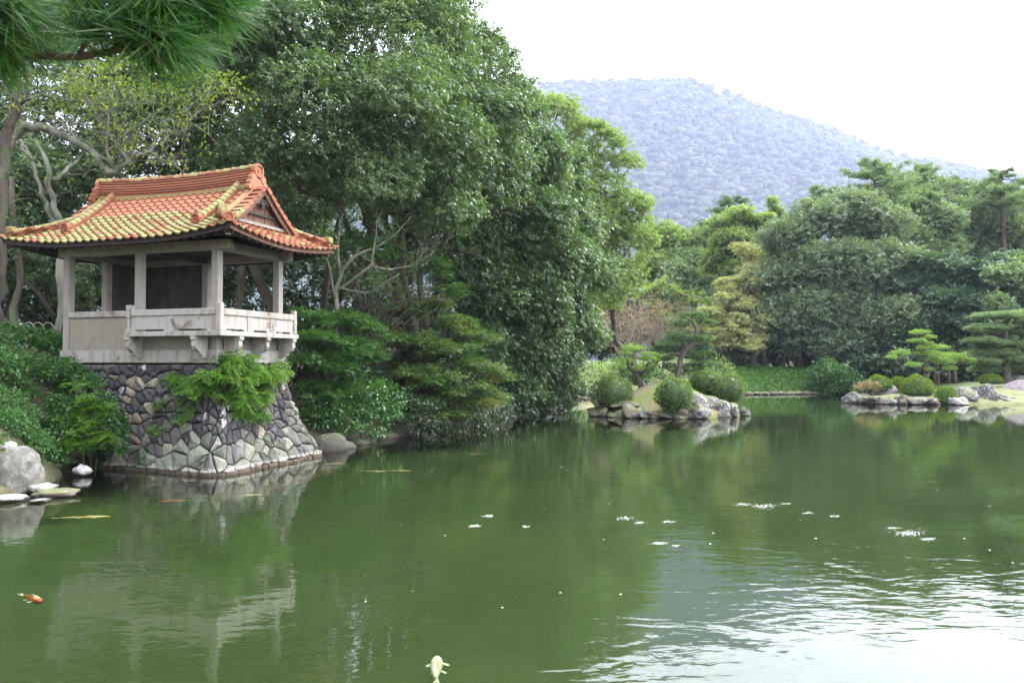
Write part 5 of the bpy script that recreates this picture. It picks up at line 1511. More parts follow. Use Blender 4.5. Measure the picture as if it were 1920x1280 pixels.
def frond_plant(name, label, lobes_, mat, n, size, seed, cat='fern', droop=0.4, cr=0.2, clumps=None):
    rng = np.random.default_rng(seed); C, O = lobes_points(lobes_, clumps or n//6, rng, 0.6, 1.0, -0.3, 0.4); k = 6
    a = rng.uniform(0, 6.28, (len(C), k)); el = rng.uniform(-0.3, 0.7, (len(C), k))
    L = np.stack([np.cos(a)*np.cos(el), np.sin(a)*np.cos(el) - 0.35, np.sin(el) - droop*0.5], 2).reshape(-1, 3); P = np.repeat(C, k, axis=0) + rng.normal(size=(len(C)*k, 3))*cr*0.4
    Nn = np.tile([0, 0, 1.0], (len(P), 1)) + rng.normal(size=P.shape)*0.25 + np.array([0, -0.3, 0])
    V, F = scatter(T_FROND, P, L, Nn, size*rng.uniform(0.6, 1.15, len(P))); lm = np.array(lobes_); b = lm[:,:3].mean(0)
    root = empty(name, tuple(b)); tag(root, label, cat); link_mesh('foliage', raw_mesh('foliage', V-b, F), MAT[mat], root)
    st = MB()
    for c in C[rng.choice(len(C), size=min(8, len(C)), replace=False)]: st.tube([tuple(p) for p in curve_pts(np.zeros(3), c-b, 4, 0.0, 0.2, rng)], [0.02,0.016,0.012,0.009,0.006], 4)
    st.build('stem', MAT['grey_bark'], root, True); return root
frond_plant('fern', 'bright green ferns hanging on the bank beside the stone wall', pl([(150,725,19.9,0.15),(168,752,19.8,0.20),(155,782,19.8,0.24),(183,800,19.7,0.24),(145,812,19.7,0.22),(198,822,19.6,0.16),(165,832,19.6,0.18),(138,838,19.6,0.16),(190,770,19.8,0.17)]), 'fern_leaf', 480, 0.30, 28)
bush('shrub', 'dark green shrub between the ferns and the stone wall', pl([(196,750,20.0,0.22),(212,782,19.9,0.22),(222,808,19.8,0.18),(168,715,20.2,0.24),(120,760,19.9,0.35),(110,800,19.6,0.3),(225,835,19.8,0.18),(130,700,20.4,0.35)]), 'shrub_leaf', clumps=330, per=12, cr=0.18, size=0.10, seed=127, down=-0.8)
frond_plant('fern', 'small light fern low on the bank above the lone white rock', bank_lobes([(130,855,0.14)], 0.08), 'fern_leaf', 36, 0.30, 29)
def wall_world(s, h, off=0.0):
    p = wall_pt(s, h) + wall_n(s, h)*off; a = R(PROT); return (PAV[0] + p.x*math.cos(a) - p.y*math.sin(a), PAV[1] + p.x*math.sin(a) + p.y*math.cos(a), p.z)
wl_ = []
for s_, h_, r_ in ((4.7,2.65,0.30),(5.1,2.45,0.34),(5.5,2.3,0.34),(5.9,2.75,0.38),(6.3,2.55,0.42),(6.9,2.6,0.45),(7.5,2.7,0.45),(8.1,2.65,0.42),(8.7,2.75,0.35),(6.8,2.1,0.36),(7.4,2.05,0.38),(8.0,2.1,0.34),(7.0,1.75,0.22),(7.6,1.65,0.2),(5.0,2.05,0.24),(4.9,1.75,0.18),(6.4,3.1,0.32),(7.2,3.1,0.3),(9.1,2.9,0.28)):
    x, y, z = wall_world(s_, h_, 0.18); wl_.append((x, y, z, r_, r_, r_*0.8))
frond_plant('wall_shrub', 'bright feathery shrub rooted in the stone wall below the balcony', wl_, 'wall_shrub', 1500, 0.30, 30, cat='shrub', droop=0.9)
x, y, z = wall_world(4.0, 1.9, 0.1); wl2 = [(x, y, z, 0.16, 0.16, 0.2)]; x, y, z = wall_world(3.9, 1.2, 0.1); wl3 = [(x, y, z, 0.2, 0.2, 0.15)]
frond_plant('wall_plant', 'small light green sprig high in a joint of the stone wall', wl2, 'wall_shrub', 30, 0.2, 31, cat='plant')
frond_plant('wall_plant', 'small light green sprig low in a joint of the stone wall', wl3, 'wall_shrub', 30, 0.2, 32, cat='plant')
# grass hanging over the water
rng = np.random.default_rng(41); n = 5200
t = rng.random(n); sx = np.interp(t, [0, .5, 1], [-10.7, -10.0, -9.0]); sy = np.interp(t, [0, .5, 1], [20.2, 20.8, 20.2])
P = np.stack([sx - 0.1 + rng.uniform(-.1, .5, n)*-0.3, sy + rng.uniform(0.0, 0.9, n), np.zeros(n)], 1); P[:,2] = np.maximum(ground_z(P[:,0], P[:,1]), 0.1) + 0.02
L = np.stack([rng.normal(size=n)*0.3 + 0.1, -0.8 + rng.normal(size=n)*0.3, rng.uniform(-0.5, 0.7, n)], 1)
V, F = scatter((np.array([(-0.025,0,0),(0.025,0,0),(0.018,0.55,0.08),(-0.018,0.55,0.08),(0,1,-0.12)]), np.array([(0,1,2),(0,2,3),(3,2,4)])), P, L, np.tile([0,0,1.0], (n,1)), rng.uniform(0.18, 0.42, n))
tag(link_mesh('grass', raw_mesh('grass', V, F), MAT['grass_blade']), 'long dark grass hanging over the water left of the stone wall', 'grass', kind='stuff')
# leaf litter and low plants on the bank, ground cover on the far mound
def cover(name, label, n, area_fn, mat, size, seed, tmpl=T_LEAF, up=0.4):
    rng = np.random.default_rng(seed); P = area_fn(rng, n); P = np.concatenate([P, ground_z(P[:,0], P[:,1])[:, None] + 0.03], 1); n = len(P)
    L = np.stack([rng.normal(size=n), rng.normal(size=n), np.abs(rng.normal(size=n))*up], 1); Nn = np.array([0,0,1.0]) + rng.normal(size=(n,3))*0.5
    V, F = scatter(tmpl, P, L, Nn, size*rng.uniform(0.6, 1.3, n)); tag(link_mesh(name, raw_mesh(name, V, F), MAT[mat]), label, 'ground cover' if 'cover' in name else 'plants', kind='stuff')
def bank_area(rng, n):
    P = np.stack([rng.uniform(-19, -9.0, n), rng.uniform(16, 26, n)], 1); s = poly_sd(P[:,0], P[:,1], POND); a = R(-PROT)
    lx = (P[:,0]-PAV[0])*math.cos(a) - (P[:,1]-PAV[1])*math.sin(a); ly = (P[:,0]-PAV[0])*math.sin(a) + (P[:,1]-PAV[1])*math.cos(a)
    return P[(s > 0.15) & ~((lx > -5.1) & (ly > -0.3))]
cover('ground_cover', 'low leafy plants carpeting the bank left of the pavilion', 9000, bank_area, 'shrub_leaf', 0.16, 42)
def mound_area(rng, n):
    P = np.stack([rng.uniform(16, 33, n), rng.uniform(67, 82, n)], 1); s = poly_sd(P[:,0], P[:,1], POND); return P[s > 0.1]
cover('ground_cover', 'thick green ground cover over the far rounded mound', 16000, mound_area, 'cover_leaf', 0.30, 43, T_LEAF, 0.9)
def lit_area(rng, n):
    P = np.stack([rng.uniform(-13.5, -10, n), rng.uniform(18.5, 23, n)], 1); return P[poly_sd(P[:,0], P[:,1], POND) > 0.1]
cover('fallen_leaves', 'dry brown leaves lying on the bare patches of the bank', 700, lit_area, 'rust_leaf', 0.10, 44, T_LEAF, 0.1)

# hoop fence
hf = empty('hoop_fence', at(75, 618, 23.0)); tag(hf, 'low garden fence of bent wire hoops on the bank by the pale trunk', 'fence')
for i, px in enumerate((34, 52, 70, 88)):
    x, y, z = at(px, 622, 23.0); q = MB(); x0, y0, z0 = hf.location
    q.tube([(x-x0 + 0.23*math.cos(math.pi*k/14)*-1, (y-y0) + 0.03*(i % 2), z - 0.15 - z0 + (0.42*math.sin(math.pi*k/14) if 0 < k < 14 else -0.1)) for k in range(15)], 0.014, 6)
    q.build('hoop', MAT['pale_bark'] if False else MAT['pink_twig'], hf, True)

# ---------------------------------------------------------------- near pine branch over the camera
near_b = gz(-6.0, 2.0)
nroot = empty('pine_tree', (-6.2, 1.6, near_b)); tag(nroot, 'pine close to the viewer with long needles hanging into the top left corner', 'tree')
def nl(px, py, d): return np.array(at(px, py, d)) - np.array([-6.2, 1.6, near_b])
q = MB(); q.tube([(0,0,-0.3),(0.05,0,0.8),(0.1,0.05,1.8),(0.3,0.1,2.8),(0.5,0.1,3.8),(0.55,0.1,5.2)], [0.20,0.17,0.15,0.13,0.11,0.07], 10); q.build('trunk', MAT['pine_bark'], nroot, True)
q = MB()
bp = [(0.4,0.1,3.0), (2.0,0.3,1.9), tuple(nl(-200,130,2.15)), tuple(nl(-60,95,2.15)), tuple(nl(60,98,2.15)), tuple(nl(140,102,2.15)), tuple(nl(200,92,2.15)), tuple(nl(250,76,2.15)), tuple(nl(268,50,2.15))]
q.tube(bp, [0.06,0.04,0.020,0.016,0.012,0.010,0.009,0.008,0.006], 8)
q.tube([tuple(nl(140,100,2.15)), tuple(nl(152,70,2.12)), tuple(nl(160,40,2.1)), tuple(nl(150,-20,2.1))], [0.007,0.006,0.005,0.004], 6)
q.tube([tuple(nl(266,60,2.15)), tuple(nl(276,30,2.15)), tuple(nl(290,-30,2.1))], [0.006,0.005,0.004], 6)
q.tube([tuple(nl(-60,95,2.15)), tuple(nl(-20,60,2.1)), tuple(nl(0,0,2.0))], [0.010,0.008,0.005], 6)
q.tube([tuple(nl(60,98,2.15)), tuple(nl(70,50,2.2)), tuple(nl(60,-20,2.2))], [0.008,0.006,0.004], 6)
q.build('branch', MAT['bark'], nroot, True)
rng = np.random.default_rng(51)
centers = [(262,62,2.15,400,1.05,(0.9,0,0.05)),(330,20,2.2,260,1.0,(1.0,0,0.1)),(320,60,2.25,180,0.9,(1.0,0,-0.35)),(380,-10,2.2,260,1.0,(0.8,0,-0.2)),(285,30,2.15,230,0.8,(0.9,0,0.5)),(300,60,2.1,230,0.8,(1,0,-0.3)),(160,40,2.1,230,0.75,(0.2,0,0.6)),(150,-20,2.1,220,0.8,(0.1,0,0.3)),(60,20,2.2,260,0.8,(0,0,0.6)),(-20,60,2.05,300,0.9,(-0.2,0,-0.2)),
           (-60,80,2.1,330,1.0,(0.3,0,-0.6)),(20,70,2.15,180,0.8,(0.1,0,0.2)),(100,90,2.2,90,0.6,(0.2,0,0.4)),(290,-30,2.1,260,0.9,(0.5,0,0.3)),(400,-70,2.15,200,0.8,(0.3,0,-0.3)),(0,-10,2.0,260,0.9,(0,0,0)),(-80,0,2.1,300,1.0,(0.6,0,0)),(200,85,2.15,60,0.5,(0.6,0,0.3)),(220,-10,2.15,200,0.8,(0.1,0,0.2))]
Vn = []; Fn = []; b0 = 0
for px, py, d, n, s, dr in centers:
    c = nl(px, py, d); n = int(n*1.15)
    L = unit(rng.normal(size=(n, 3))*np.array([0.75, 0.75, 0.62]) + np.array(dr)*0.75); ln = 0.17*s*rng.uniform(0.7, 1.15, n)
    P = c + rng.normal(size=(n, 3))*0.018 + np.array(dr)*rng.uniform(-0.05, 0.03, (n, 1))
    T = (np.array([(-0.0028,0,0),(0.0028,0,0),(0.0024,0.5,-0.02),(-0.0024,0.5,-0.02),(0,1.0,-0.09)]), np.array([(0,1,2),(0,2,3),(3,2,4)]))
    v, f = scatter((T[0]*np.array([1/0.155,1,1])*np.array([0.9,1,1]), T[1]), P, L, np.tile([0,-1.0,0.2], (n,1)) + rng.normal(size=(n,3))*0.3, ln); Vn.append(v); Fn.append(f+b0); b0 += len(v)
link_mesh('needles', raw_mesh('needles', np.concatenate(Vn), np.concatenate(Fn)), MAT['near_needle'], nroot)

# ---------------------------------------------------------------- clipped pines, bushes of island and spit
def cloud_pine(name, label, px_base, d, trunk, pads, mat, bark='pine_bark', seed=1, tuft=0.12, dens=150, r0=0.13, spiky=0.5, cat='pine tree'):
    """trunk: (px, py, radius); pads: (px, py, half width px, half height px, depth offset)"""
    rng = np.random.default_rng(seed); base = np.array(at(px_base[0], px_base[1], d)); root = empty(name, tuple(base)); tag(root, label, cat)
    q = MB(); T = [np.array(at(px, py, d)) - base for px, py, _ in trunk]
    q.tube([tuple(t) for t in [T[0]-np.array([0,0,0.3])] + T], [trunk[0][2]*1.25] + [t[2] for t in trunk], 9); q.build('trunk', MAT[bark], root, True)
    br = MB()
    for (px, py, hw, hh, dy) in pads:
        c = np.array(at(px, py, d + dy)) - base; rx, rz = hw/FPX*d*1.08, max(hh*1.35/FPX*d, 0.09); ry = max(rx*0.8, 0.3)
        n = int(dens*(0.5 + rx*ry*2.0)); dd = unit(rng.normal(size=(n, 3))); dd[:,2] = np.abs(dd[:,2])*np.where(rng.random(n) < 0.78, 1, -0.6)
        lump = 1 + 0.14*np.sin(dd[:,0]*5+px) + 0.12*np.cos(dd[:,1]*6+py)
        P = c + dd*np.array([rx, ry, rz])*(rng.uniform(0.55, 1.0, n)*lump)[:, None]
        L = dd*np.array([1,1,0.5])*spiky + np.array([0,0,1.0]) + rng.normal(size=(n,3))*0.35
        V, F = scatter(T_TUFT_UP, P, L, rng.normal(size=(n,3)), tuft*rng.uniform(0.7, 1.25, n))
        link_mesh('needle_pad', raw_mesh('needle_pad', V, F), MAT[mat], root)
        i = int(np.argmin([np.linalg.norm((t-c)*np.array([1,1,1.6]) + np.array([0,0,0.3])) for t in T])); rr = trunk[i][2]*0.45
        pts = curve_pts(T[i], c - np.array([0,0,rz*0.6]), 5, -0.05, 0.3, rng); br.tube(pts, [rr, rr*0.8, rr*0.65, rr*0.5, rr*0.4, rr*0.3], 6)
        for _ in range(3):
            e = c + np.array([rng.uniform(-.7,.7)*rx, rng.uniform(-.5,.5)*ry, 0]); br.tube([pts[3], tuple((np.array(pts[3])+e)/2 + np.array([0,0,-0.04])), tuple(e)], [rr*0.45, rr*0.3, rr*0.15], 4, False)
    br.build('branch', MAT[bark], root, True); return root
def tuft_up(n=8, seed=3, w=0.07):
    r = np.random.default_rng(seed); V = []; F = []
    for i in range(n):
        a = 2*math.pi*i/n + r.uniform(-.3, .3); el = r.uniform(0.35, 1.45); d = np.array([math.cos(a)*math.cos(el), math.sin(el), math.sin(a)*math.cos(el)]); s = unit(np.cross(d, r.normal(size=3)))
        b = len(V); V += [tuple(-s*w), tuple(s*w), tuple(d*r.uniform(.75, 1.1))]; F += [(b,b+1,b+2)]
    return np.array(V), np.array(F)
T_TUFT_UP = tuft_up()

cloud_pine('island_pine', 'clipped bright pine of low pads leaning left on the island', (1203,722), 42.5,
    [(1203,722,0.16),(1196,708,0.14),(1190,698,0.12),(1180,688,0.10),(1176,678,0.08),(1186,668,0.07),(1190,660,0.05)],
    [(1185,654,22,6,0),(1172,664,12,4,-.4),(1218,666,16,6,.2),(1168,678,24,6,-.2),(1160,690,14,5,-.5),(1204,672,10,4,0),(1222,676,20,5,0),(1245,674,16,5,.3),(1196,692,12,6,-.4),(1214,690,14,6,.5),(1234,664,14,5,.6)],
    'pine_bright', seed=61, tuft=0.13, r0=0.15)
cloud_pine('island_pine', 'taller dark pine with an S-bent trunk in the middle of the island', (1266,712), 42.0,
    [(1266,712,0.17),(1272,698,0.16),(1274,682,0.15),(1278,664,0.14),(1288,652,0.13),(1298,644,0.11),(1303,630,0.09),(1306,616,0.08),(1300,606,0.06),(1290,598,0.05)],
    [(1298,594,26,7,0),(1278,610,18,6,-.3),(1322,606,18,6,.3),(1272,634,24,6,-.2),(1248,648,22,6,-.5),(1312,638,24,7,.3),(1236,658,20,5,-.3),(1320,652,18,6,.5),(1300,668,26,7,.3),(1320,684,22,6,0),(1258,690,20,7,.6),(1296,692,26,7,.2),(1250,674,12,4,-.6),(1330,664,10,5,.8)],
    'pine_needle', seed=62, tuft=0.17, dens=170)
spit_pine = cloud_pine('spit_pine', 'bright clipped cloud pine with stepped pads on the lawn of the spit', (1734,711), 56.5,
    [(1734,711,0.20),(1738,700,0.18),(1736,688,0.16),(1742,674,0.13),(1736,660,0.10),(1730,648,0.08),(1728,634,0.06),(1726,624,0.05)],
    [(1725,624,18,4,0),(1744,633,11,3.5,.2),(1722,640,18,4,-.1),(1742,646,10,4,0),(1727,654,9,4,-.3),(1752,652,26,4.5,.2),(1742,664,24,6,0),(1776,668,30,6,.2),(1760,674,24,7,-.3),(1800,674,16,5,.3),(1691,663,18,6,0),(1672,671,12,4,-.2),(1712,685,16,5,-.3),(1772,680,20,6,-.4),(1780,692,14,4,.2),(1742,694,8,4,-.4),(1818,676,10,4,.2)],
    'pine_bright', seed=63, tuft=0.15, dens=150)
for px, w_ in ((1756,0.17),(1778,0.10),(1790,0.10)):
    x, y, z = at(px, 711, 57.2); q = MB(); q.tube([tuple(np.array(p)) for p in [(0,0,-0.3),(0.02,0,0.5),(-0.04,0.02,1.0),(0.06,0,1.4)]], [w_*1.2, w_, w_*0.8, w_*0.5], 8)
    rt = spit_pine; q.build('trunk', MAT['pine_bark'], rt, True, tuple(np.array((x, y, z)) - np.array(rt.location)))
cloud_pine('tall_pine', 'tall layered grey-green pine with straight trunk at the right edge', (1888,712), 58.5,
    [(1888,712,0.28),(1887,690,0.25),(1884,665,0.22),(1886,640,0.20),(1886,620,0.17),(1888,606,0.13),(1896,594,0.09)],
    [(1872,594,40,6,0),(1918,592,34,7,0),(1852,617,34,7,-.2),(1838,622,14,5,-.5),(1920,624,34,7,.3),(1842,640,30,6,-.3),(1862,646,36,7,.2),(1920,650,36,8,.2),(1866,664,40,8,.4),(1846,680,28,7,-.2),(1916,676,36,7,0),(1918,690,36,6,.3),(1858,694,34,7,.6),(1926,606,24,6,-.6),(1872,630,20,6,.8)],
    'pine_pale', seed=64, tuft=0.24, dens=260)

bush('round_bush', 'leafy shrub under the bright pine on the island', pl([(1200,708,43,0.5),(1225,700,43.5,0.6),(1178,700,43.5,0.4)]), 'shrub_leaf', clumps=120, per=12, cr=0.22, size=0.13, seed=68)
def clipped(label, px0, px1, py0, py1, d, seed, mat='moss_dome', n=4200, size=0.11, ball=False):
    """tight clipped dome: small upright leaves over a solid twiggy heart"""
    rng = np.random.default_rng(seed); w = (px1-px0)/FPX*d/2; x, y, zb = at((px0+px1)/2, py1, d); h = (py1-py0)/FPX*d; root = empty('clipped_bush', (x, y, zb)); tag(root, label, 'bush')
    V0, F0 = ico(3); Vc = V0*np.array([w*0.93, w*0.75, h*0.93]); Vc[:,2] = np.maximum(Vc[:,2], -0.15)
    if ball: Vc = V0*np.array([w*0.9, w*0.75, h*0.47]) + np.array([0, 0, h*0.48])
    link_mesh('heart', raw_mesh('heart', Vc, F0, True), MAT['dark_leaf'], root)
    dd = unit(rng.normal(size=(n, 3)))
    if not ball: dd[:,2] = np.abs(dd[:,2])
    lum = 1 + (0.09 if ball else 0.04)*np.sin(dd[:,0]*7+seed) + (0.08 if ball else 0.04)*np.cos(dd[:,1]*9+dd[:,2]*5) + rng.normal(size=n)*(0.05 if ball else 0.02)
    P = dd*np.array([w, w*0.82, h*(0.5 if ball else 1)])*lum[:, None] + np.array([0, 0, h*0.5 if ball else 0]); V, F = scatter(T_LEAF, P, dd + rng.normal(size=(n,3))*0.5 + np.array([0,0,0.5]), rng.normal(size=(n,3)) + dd, size*rng.uniform(0.6, 1.2, n))
    link_mesh('foliage', raw_mesh('foliage', V, F), MAT[mat], root); return root
clipped('dark rounded bush at the left end of the island', 1113, 1180, 706, 772, 41.0, 65, 'pad_leaf', 3600, 0.13, True)
clipped('rounded bush on the moss in the middle of the island front', 1232, 1295, 711, 771, 38.9, 66, 'pad_leaf', 3400, 0.12, True)
clipped('pale-flecked rounded bush beside the taller pine, upper right of the island', 1292, 1352, 699, 742, 42.8, 67, 'pad_leaf', 2600, 0.13, True)
clipped('pale-flecked rounded bush at the right end above the striped rock', 1334, 1394, 703, 757, 41.9, 68, 'pad_leaf', 3000, 0.13, True)
clipped('largest clipped green dome on the lawn of the spit', 1690, 1747, 705, 736, 54.2, 71)
clipped('clipped green dome left of the mauve boulder', 1624, 1669, 705, 728, 55.2, 72, n=3200)
clipped('low flat clipped bush between the two domes behind the mauve boulder', 1668, 1702, 708, 724, 56.5, 73, n=2200)
clipped('small clipped bush with bare twigs at the water edge of the spit', 1753, 1792, 726, 752, 52.4, 74, n=2600)
clipped('low clipped dome on the lawn at the foot of the tall pine', 1836, 1878, 702, 716, 58.0, 75, n=2200)
bush('sparse_bush', 'straggly reddish bush leaning out over the tip of the spit', pl([(1608,728,54.2,0.30),(1622,722,54.4,0.42),(1640,724,54.2,0.4)]), 'rust_leaf', clumps=90, per=10, cr=0.2, size=0.10, seed=76, stems=9)

# ---------------------------------------------------------------- trees across the pond
def bt(label, x, y, lobes_, leaf, seed, clumps=500, per=6, cr=1.1, size=0.42, tmpl=T_FARB, **kw):
    kw.setdefault('inner', 0.3); kw.setdefault('down', -0.7); kw.setdefault('r0', 0.3); kw.setdefault('twigs', 30)
    kw.setdefault('flat', 0.8); kw.setdefault('up', 0.5); kw.setdefault('droop', 0.15); kw.setdefault('name', 'far_tree'); nm = kw.pop('name'); kw.setdefault('lo', 0.82); zs = kw.pop('zs', 0.8); fan = kw.pop('fan', None)
    L_ = fans(lobes_, fan, 6, 0.5) if fan else pl(lobes_, zs)
    if not fan: kw['bilseed'] = seed; clumps = int(clumps*0.86); size = size*1.12
    return tree(nm, label, (x, y, gz(x, y)), L_, leaf, clumps=clumps, per=per, cr=cr, size=size, tmpl=tmpl, seed=seed, back=0.3, **kw)
bt('huge rounded grey-green evergreen across the pond', 33, 82, [(1480,450,80,3.2),(1540,430,80,3.6),(1600,410,80,3.4),(1650,440,80,3.2),(1480,520,79,3.8),(1560,520,78,4.4),(1640,520,78,4.2),(1700,500,80,3),(1470,590,78,3.6),(1540,610,77,4.2),(1630,600,76,4.4),(1710,590,77,3.8),(1690,640,75,3.0),(1580,655,75,2.4),(1500,640,77,2.4),(1750,620,77,2.4),(1440,540,80,2.2)],
   'grey_leaf', 81, clumps=4300, per=6, cr=0.95, size=0.34, r0=0.5, top=at(1590, 560, 81), name='evergreen_tree')
bt('grey-blue evergreen topping the wood at the right', 55, 98, [(1715,400,96,3.8),(1765,385,97,3.6),(1830,396,97,4.4),(1880,420,96,4.6),(1700,440,95,4),(1770,440,95,5),(1850,455,94,5),(1910,440,95,4.5),(1800,500,93,4.5),(1745,378,98,2.6)],
   'grey_leaf', 82, clumps=1900, cr=1.2, size=0.46, r0=0.4)
bt('leafy green tree between the two grey evergreens', 44, 90, [(1700,400,89,3),(1740,430,88,3.2),(1690,460,87,2.6),(1760,480,87,3)], 'pine_pale', 83, clumps=800, cr=0.9, size=0.42)
bt('dark layered conifer above the bright clipped pine', 46, 74, [(1750,500,75,2.8),(1800,520,74,3),(1720,540,75,2.4),(1790,570,73,3),(1840,560,73,3),(1830,610,72,3),(1900,580,72,3),(1760,600,73,2.4),(1900,640,70,3),(1900,500,75,3)], 'far_dark', 84, clumps=1500, cr=0.9, size=0.40, zs=0.45, flat=0.3, up=1.0)
bt('bright green feathery tree at the right edge', 47, 70, [(1890,520,70,1.6),(1920,545,70,1.8),(1870,570,69,1.2),(1930,500,71,1.4),(1880,620,68,1.2)], 'pine_pale', 85, clumps=420, cr=0.7, size=0.36, zs=0.5)
def rough_pine(label, px, d, y_top, y_bot, spread, seed, leaf='pine_needle', n=9, px_base=None, tuft=0.5, lean=0):
    """wild pine: whorls of long boughs, needle tufts only on their outer parts"""
    rng = np.random.default_rng(seed); x, y, z = at(px_base or px, y_bot + 60, d); b = np.array([x, y, gz(x, y)])
    root = empty('far_pine', tuple(b)); tag(root, label, 'pine tree')
    top = np.array(at(px + lean, y_top + 6, d)) - b; mid = np.array(at(px, y_bot, d)) - b; tp = [np.array([0,0,-0.4])] + [mid*(k/4)**1.0 for k in (1,2,3)] + [mid] + [mid + (top-mid)*k/4 + rng.normal(size=3)*0.12 for k in (1,2,3,4)]
    q = MB(); q.tube([tuple(p) for p in tp], [0.34,0.32,0.30,0.27,0.24,0.19,0.14,0.09,0.04], 8); q.build('trunk', MAT['pine_bark'], root, True)
    br = MB(); W = spread/FPX*d; P = []; L = []; nb = n*4
    for i in range(nb):
        t = (i+rng.random())/nb; p0 = top + (mid-top)*t; a = rng.uniform(0, 6.28); ln = W*(0.22+0.85*t**0.8)*rng.uniform(0.55, 1.2)
        dr = np.array([math.cos(a), math.sin(a)*0.9, rng.uniform(-0.05, 0.35)]); pts = [p0 + dr*ln*k/5 + np.array([0,0,0.10*ln*math.sin(k/5*3.14*0.9+2.6)]) + rng.normal(size=3)*0.07 for k in range(6)]
        br.tube([tuple(p) for p in pts], [0.07,0.06,0.05,0.035,0.025,0.015], 4, False)
        m_ = int(10 + ln*9)
        for _ in range(m_):
            s = rng.uniform(0.38, 1.05); k = min(int(s*5), 4); c = pts[k] + (pts[k+1]-pts[k])*(s*5-k); P.append(c + rng.normal(size=3)*np.array([0.30,0.30,0.10])*(0.5+ln*0.16)); L.append(dr*0.5 + np.array([0,0,1.0]) + rng.normal(size=3)*0.5)
    P = np.array(P); V, F = scatter(T_TUFT_UP, P, np.array(L), rng.normal(size=P.shape), tuft*rng.uniform(0.6, 1.1, len(P))); link_mesh('crown', raw_mesh('crown', V, F), MAT[leaf], root); br.build('branch', MAT['pine_bark'], root, True); return root
rough_pine('rugged pine crowning the wood, highest of the far trees', 1645, 88, 296, 405, 105, 91, 'pine_pale', 18, tuft=0.6)
rough_pine('pine arm reaching right from the top of the far wood', 1735, 92, 304, 350, 50, 92, 'pine_pale', 8, tuft=0.55)
rough_pine('pine top standing alone above the middle of the far wood', 1372, 106, 364, 455, 72, 93, 'pine_needle', 13, tuft=0.6)
rough_pine('narrow pine top left of the rugged high pine', 1536, 90, 342, 410, 36, 94, 'pine_pale', 9, tuft=0.5)
rough_pine('small pine spike beside the narrow pine top', 1562, 90, 345, 400, 20, 95, 'pine_pale', 6, tuft=0.45)
rough_pine('pine leaning in at the right edge of the skyline', 1885, 88, 314, 400, 75, 96, 'pine_pale', 13, tuft=0.6)
bt('slim pale conical tree in front of the hill', 34, 102, [(1452,380,100,0.7),(1455,405,100,1.1),(1458,430,100,1.7),(1462,455,100,2.2),(1470,485,100,2.8)], 'light_leaf', 97, clumps=500, cr=0.6, size=0.36, zs=1.1)
bt('airy yellow-green tree left of the conical tree', 28, 92, [(1350,420,90,1.4),(1385,405,90,1.8),(1420,415,90,1.8),(1370,450,90,2.6),(1410,460,90,2.6),(1350,480,90,2.2),(1400,510,88,2.6),(1330,500,90,1.5)], 'light_leaf', 98, clumps=950, cr=0.8, size=0.38, zs=0.55, flat=0.35)
bt('golden autumn tree beside the dark wood', 23.5, 77.5, [(1390,520,78,1.8),(1370,560,77,1.8),(1420,560,78,1.6),(1345,590,76,2.2),(1390,600,76,2.0),(1330,610,76,1.4),(1400,640,75,1.6),(1365,630,75,1.6),(1415,500,79,1.0),(1425,610,76,1.3)], 'gold_leaf', 99, clumps=800, cr=0.6, size=0.27, zs=0.42, flat=0.28, r0=0.2, top=at(1385, 580, 77), name='golden_tree', up=1.4, fan=74)
bt('thin yellowing tree above the golden tree', 28, 84, [(1400,470,84,1.3),(1425,490,84,1.2),(1410,510,83,1.2)], 'gold_leaf', 100, clumps=120, cr=0.8, size=0.3, zs=0.6, twigs=60)
for i, (lab, lobes_, lf) in enumerate([
    ('hazy green tree with an open crown directly right of the camphor tree', [(1215,450,108,2.4),(1250,450,108,2.6),(1285,460,106,2.4),(1230,500,106,3),(1200,520,106,2.6),(1180,560,104,3.0)], 'light_leaf'),
    ('hazy round-crowned tree in the middle of the gap', [(1320,450,112,2.6),(1300,500,104,3),(1340,520,102,2.8),(1270,530,102,3),(1325,560,100,2.6)], 'pine_pale'),
    ('hazy tree with pale grey leaning trunk in the gap', [(1250,560,98,2.6),(1220,580,98,2.6),(1290,585,98,2.4),(1190,610,96,2.8),(1240,620,95,2.6),(1160,640,95,2.6)], 'light_leaf'),
    ('dark bushy tree behind the island pines', [(1310,640,86,2.6),(1350,660,86,2.4),(1280,650,88,2.4),(1330,610,88,2.4),(1380,665,84,2.0)], 'grey_leaf'),
    ('far dark trees closing the gap on the left', [(1120,560,92,4),(1130,640,90,3.4),(1080,620,90,4),(1170,600,96,3)], 'dark_leaf')]):
    x, y, _z = at(np.mean([l[0] for l in lobes_]), 680, np.mean([l[2] for l in lobes_])); bt(lab, x, y, lobes_, lf, 110+i, clumps=900, cr=1.0, size=0.42, twigs=50, r0=0.28)
spread_tree('leaning_trunk', 'pale grey curved trunk leaning left above the bare pink trees', [[(1306,590,96,0.26),(1300,572,96,0.25),(1288,556,96,0.23),(1270,545,96,0.2),(1258,538,96,0.18),(1252,520,96,0.15)],[(1258,538,96,0.15),(1262,515,96,0.12)]], 'grey_bark', cat='trunk', seed=120, base=at(1306,590,96))
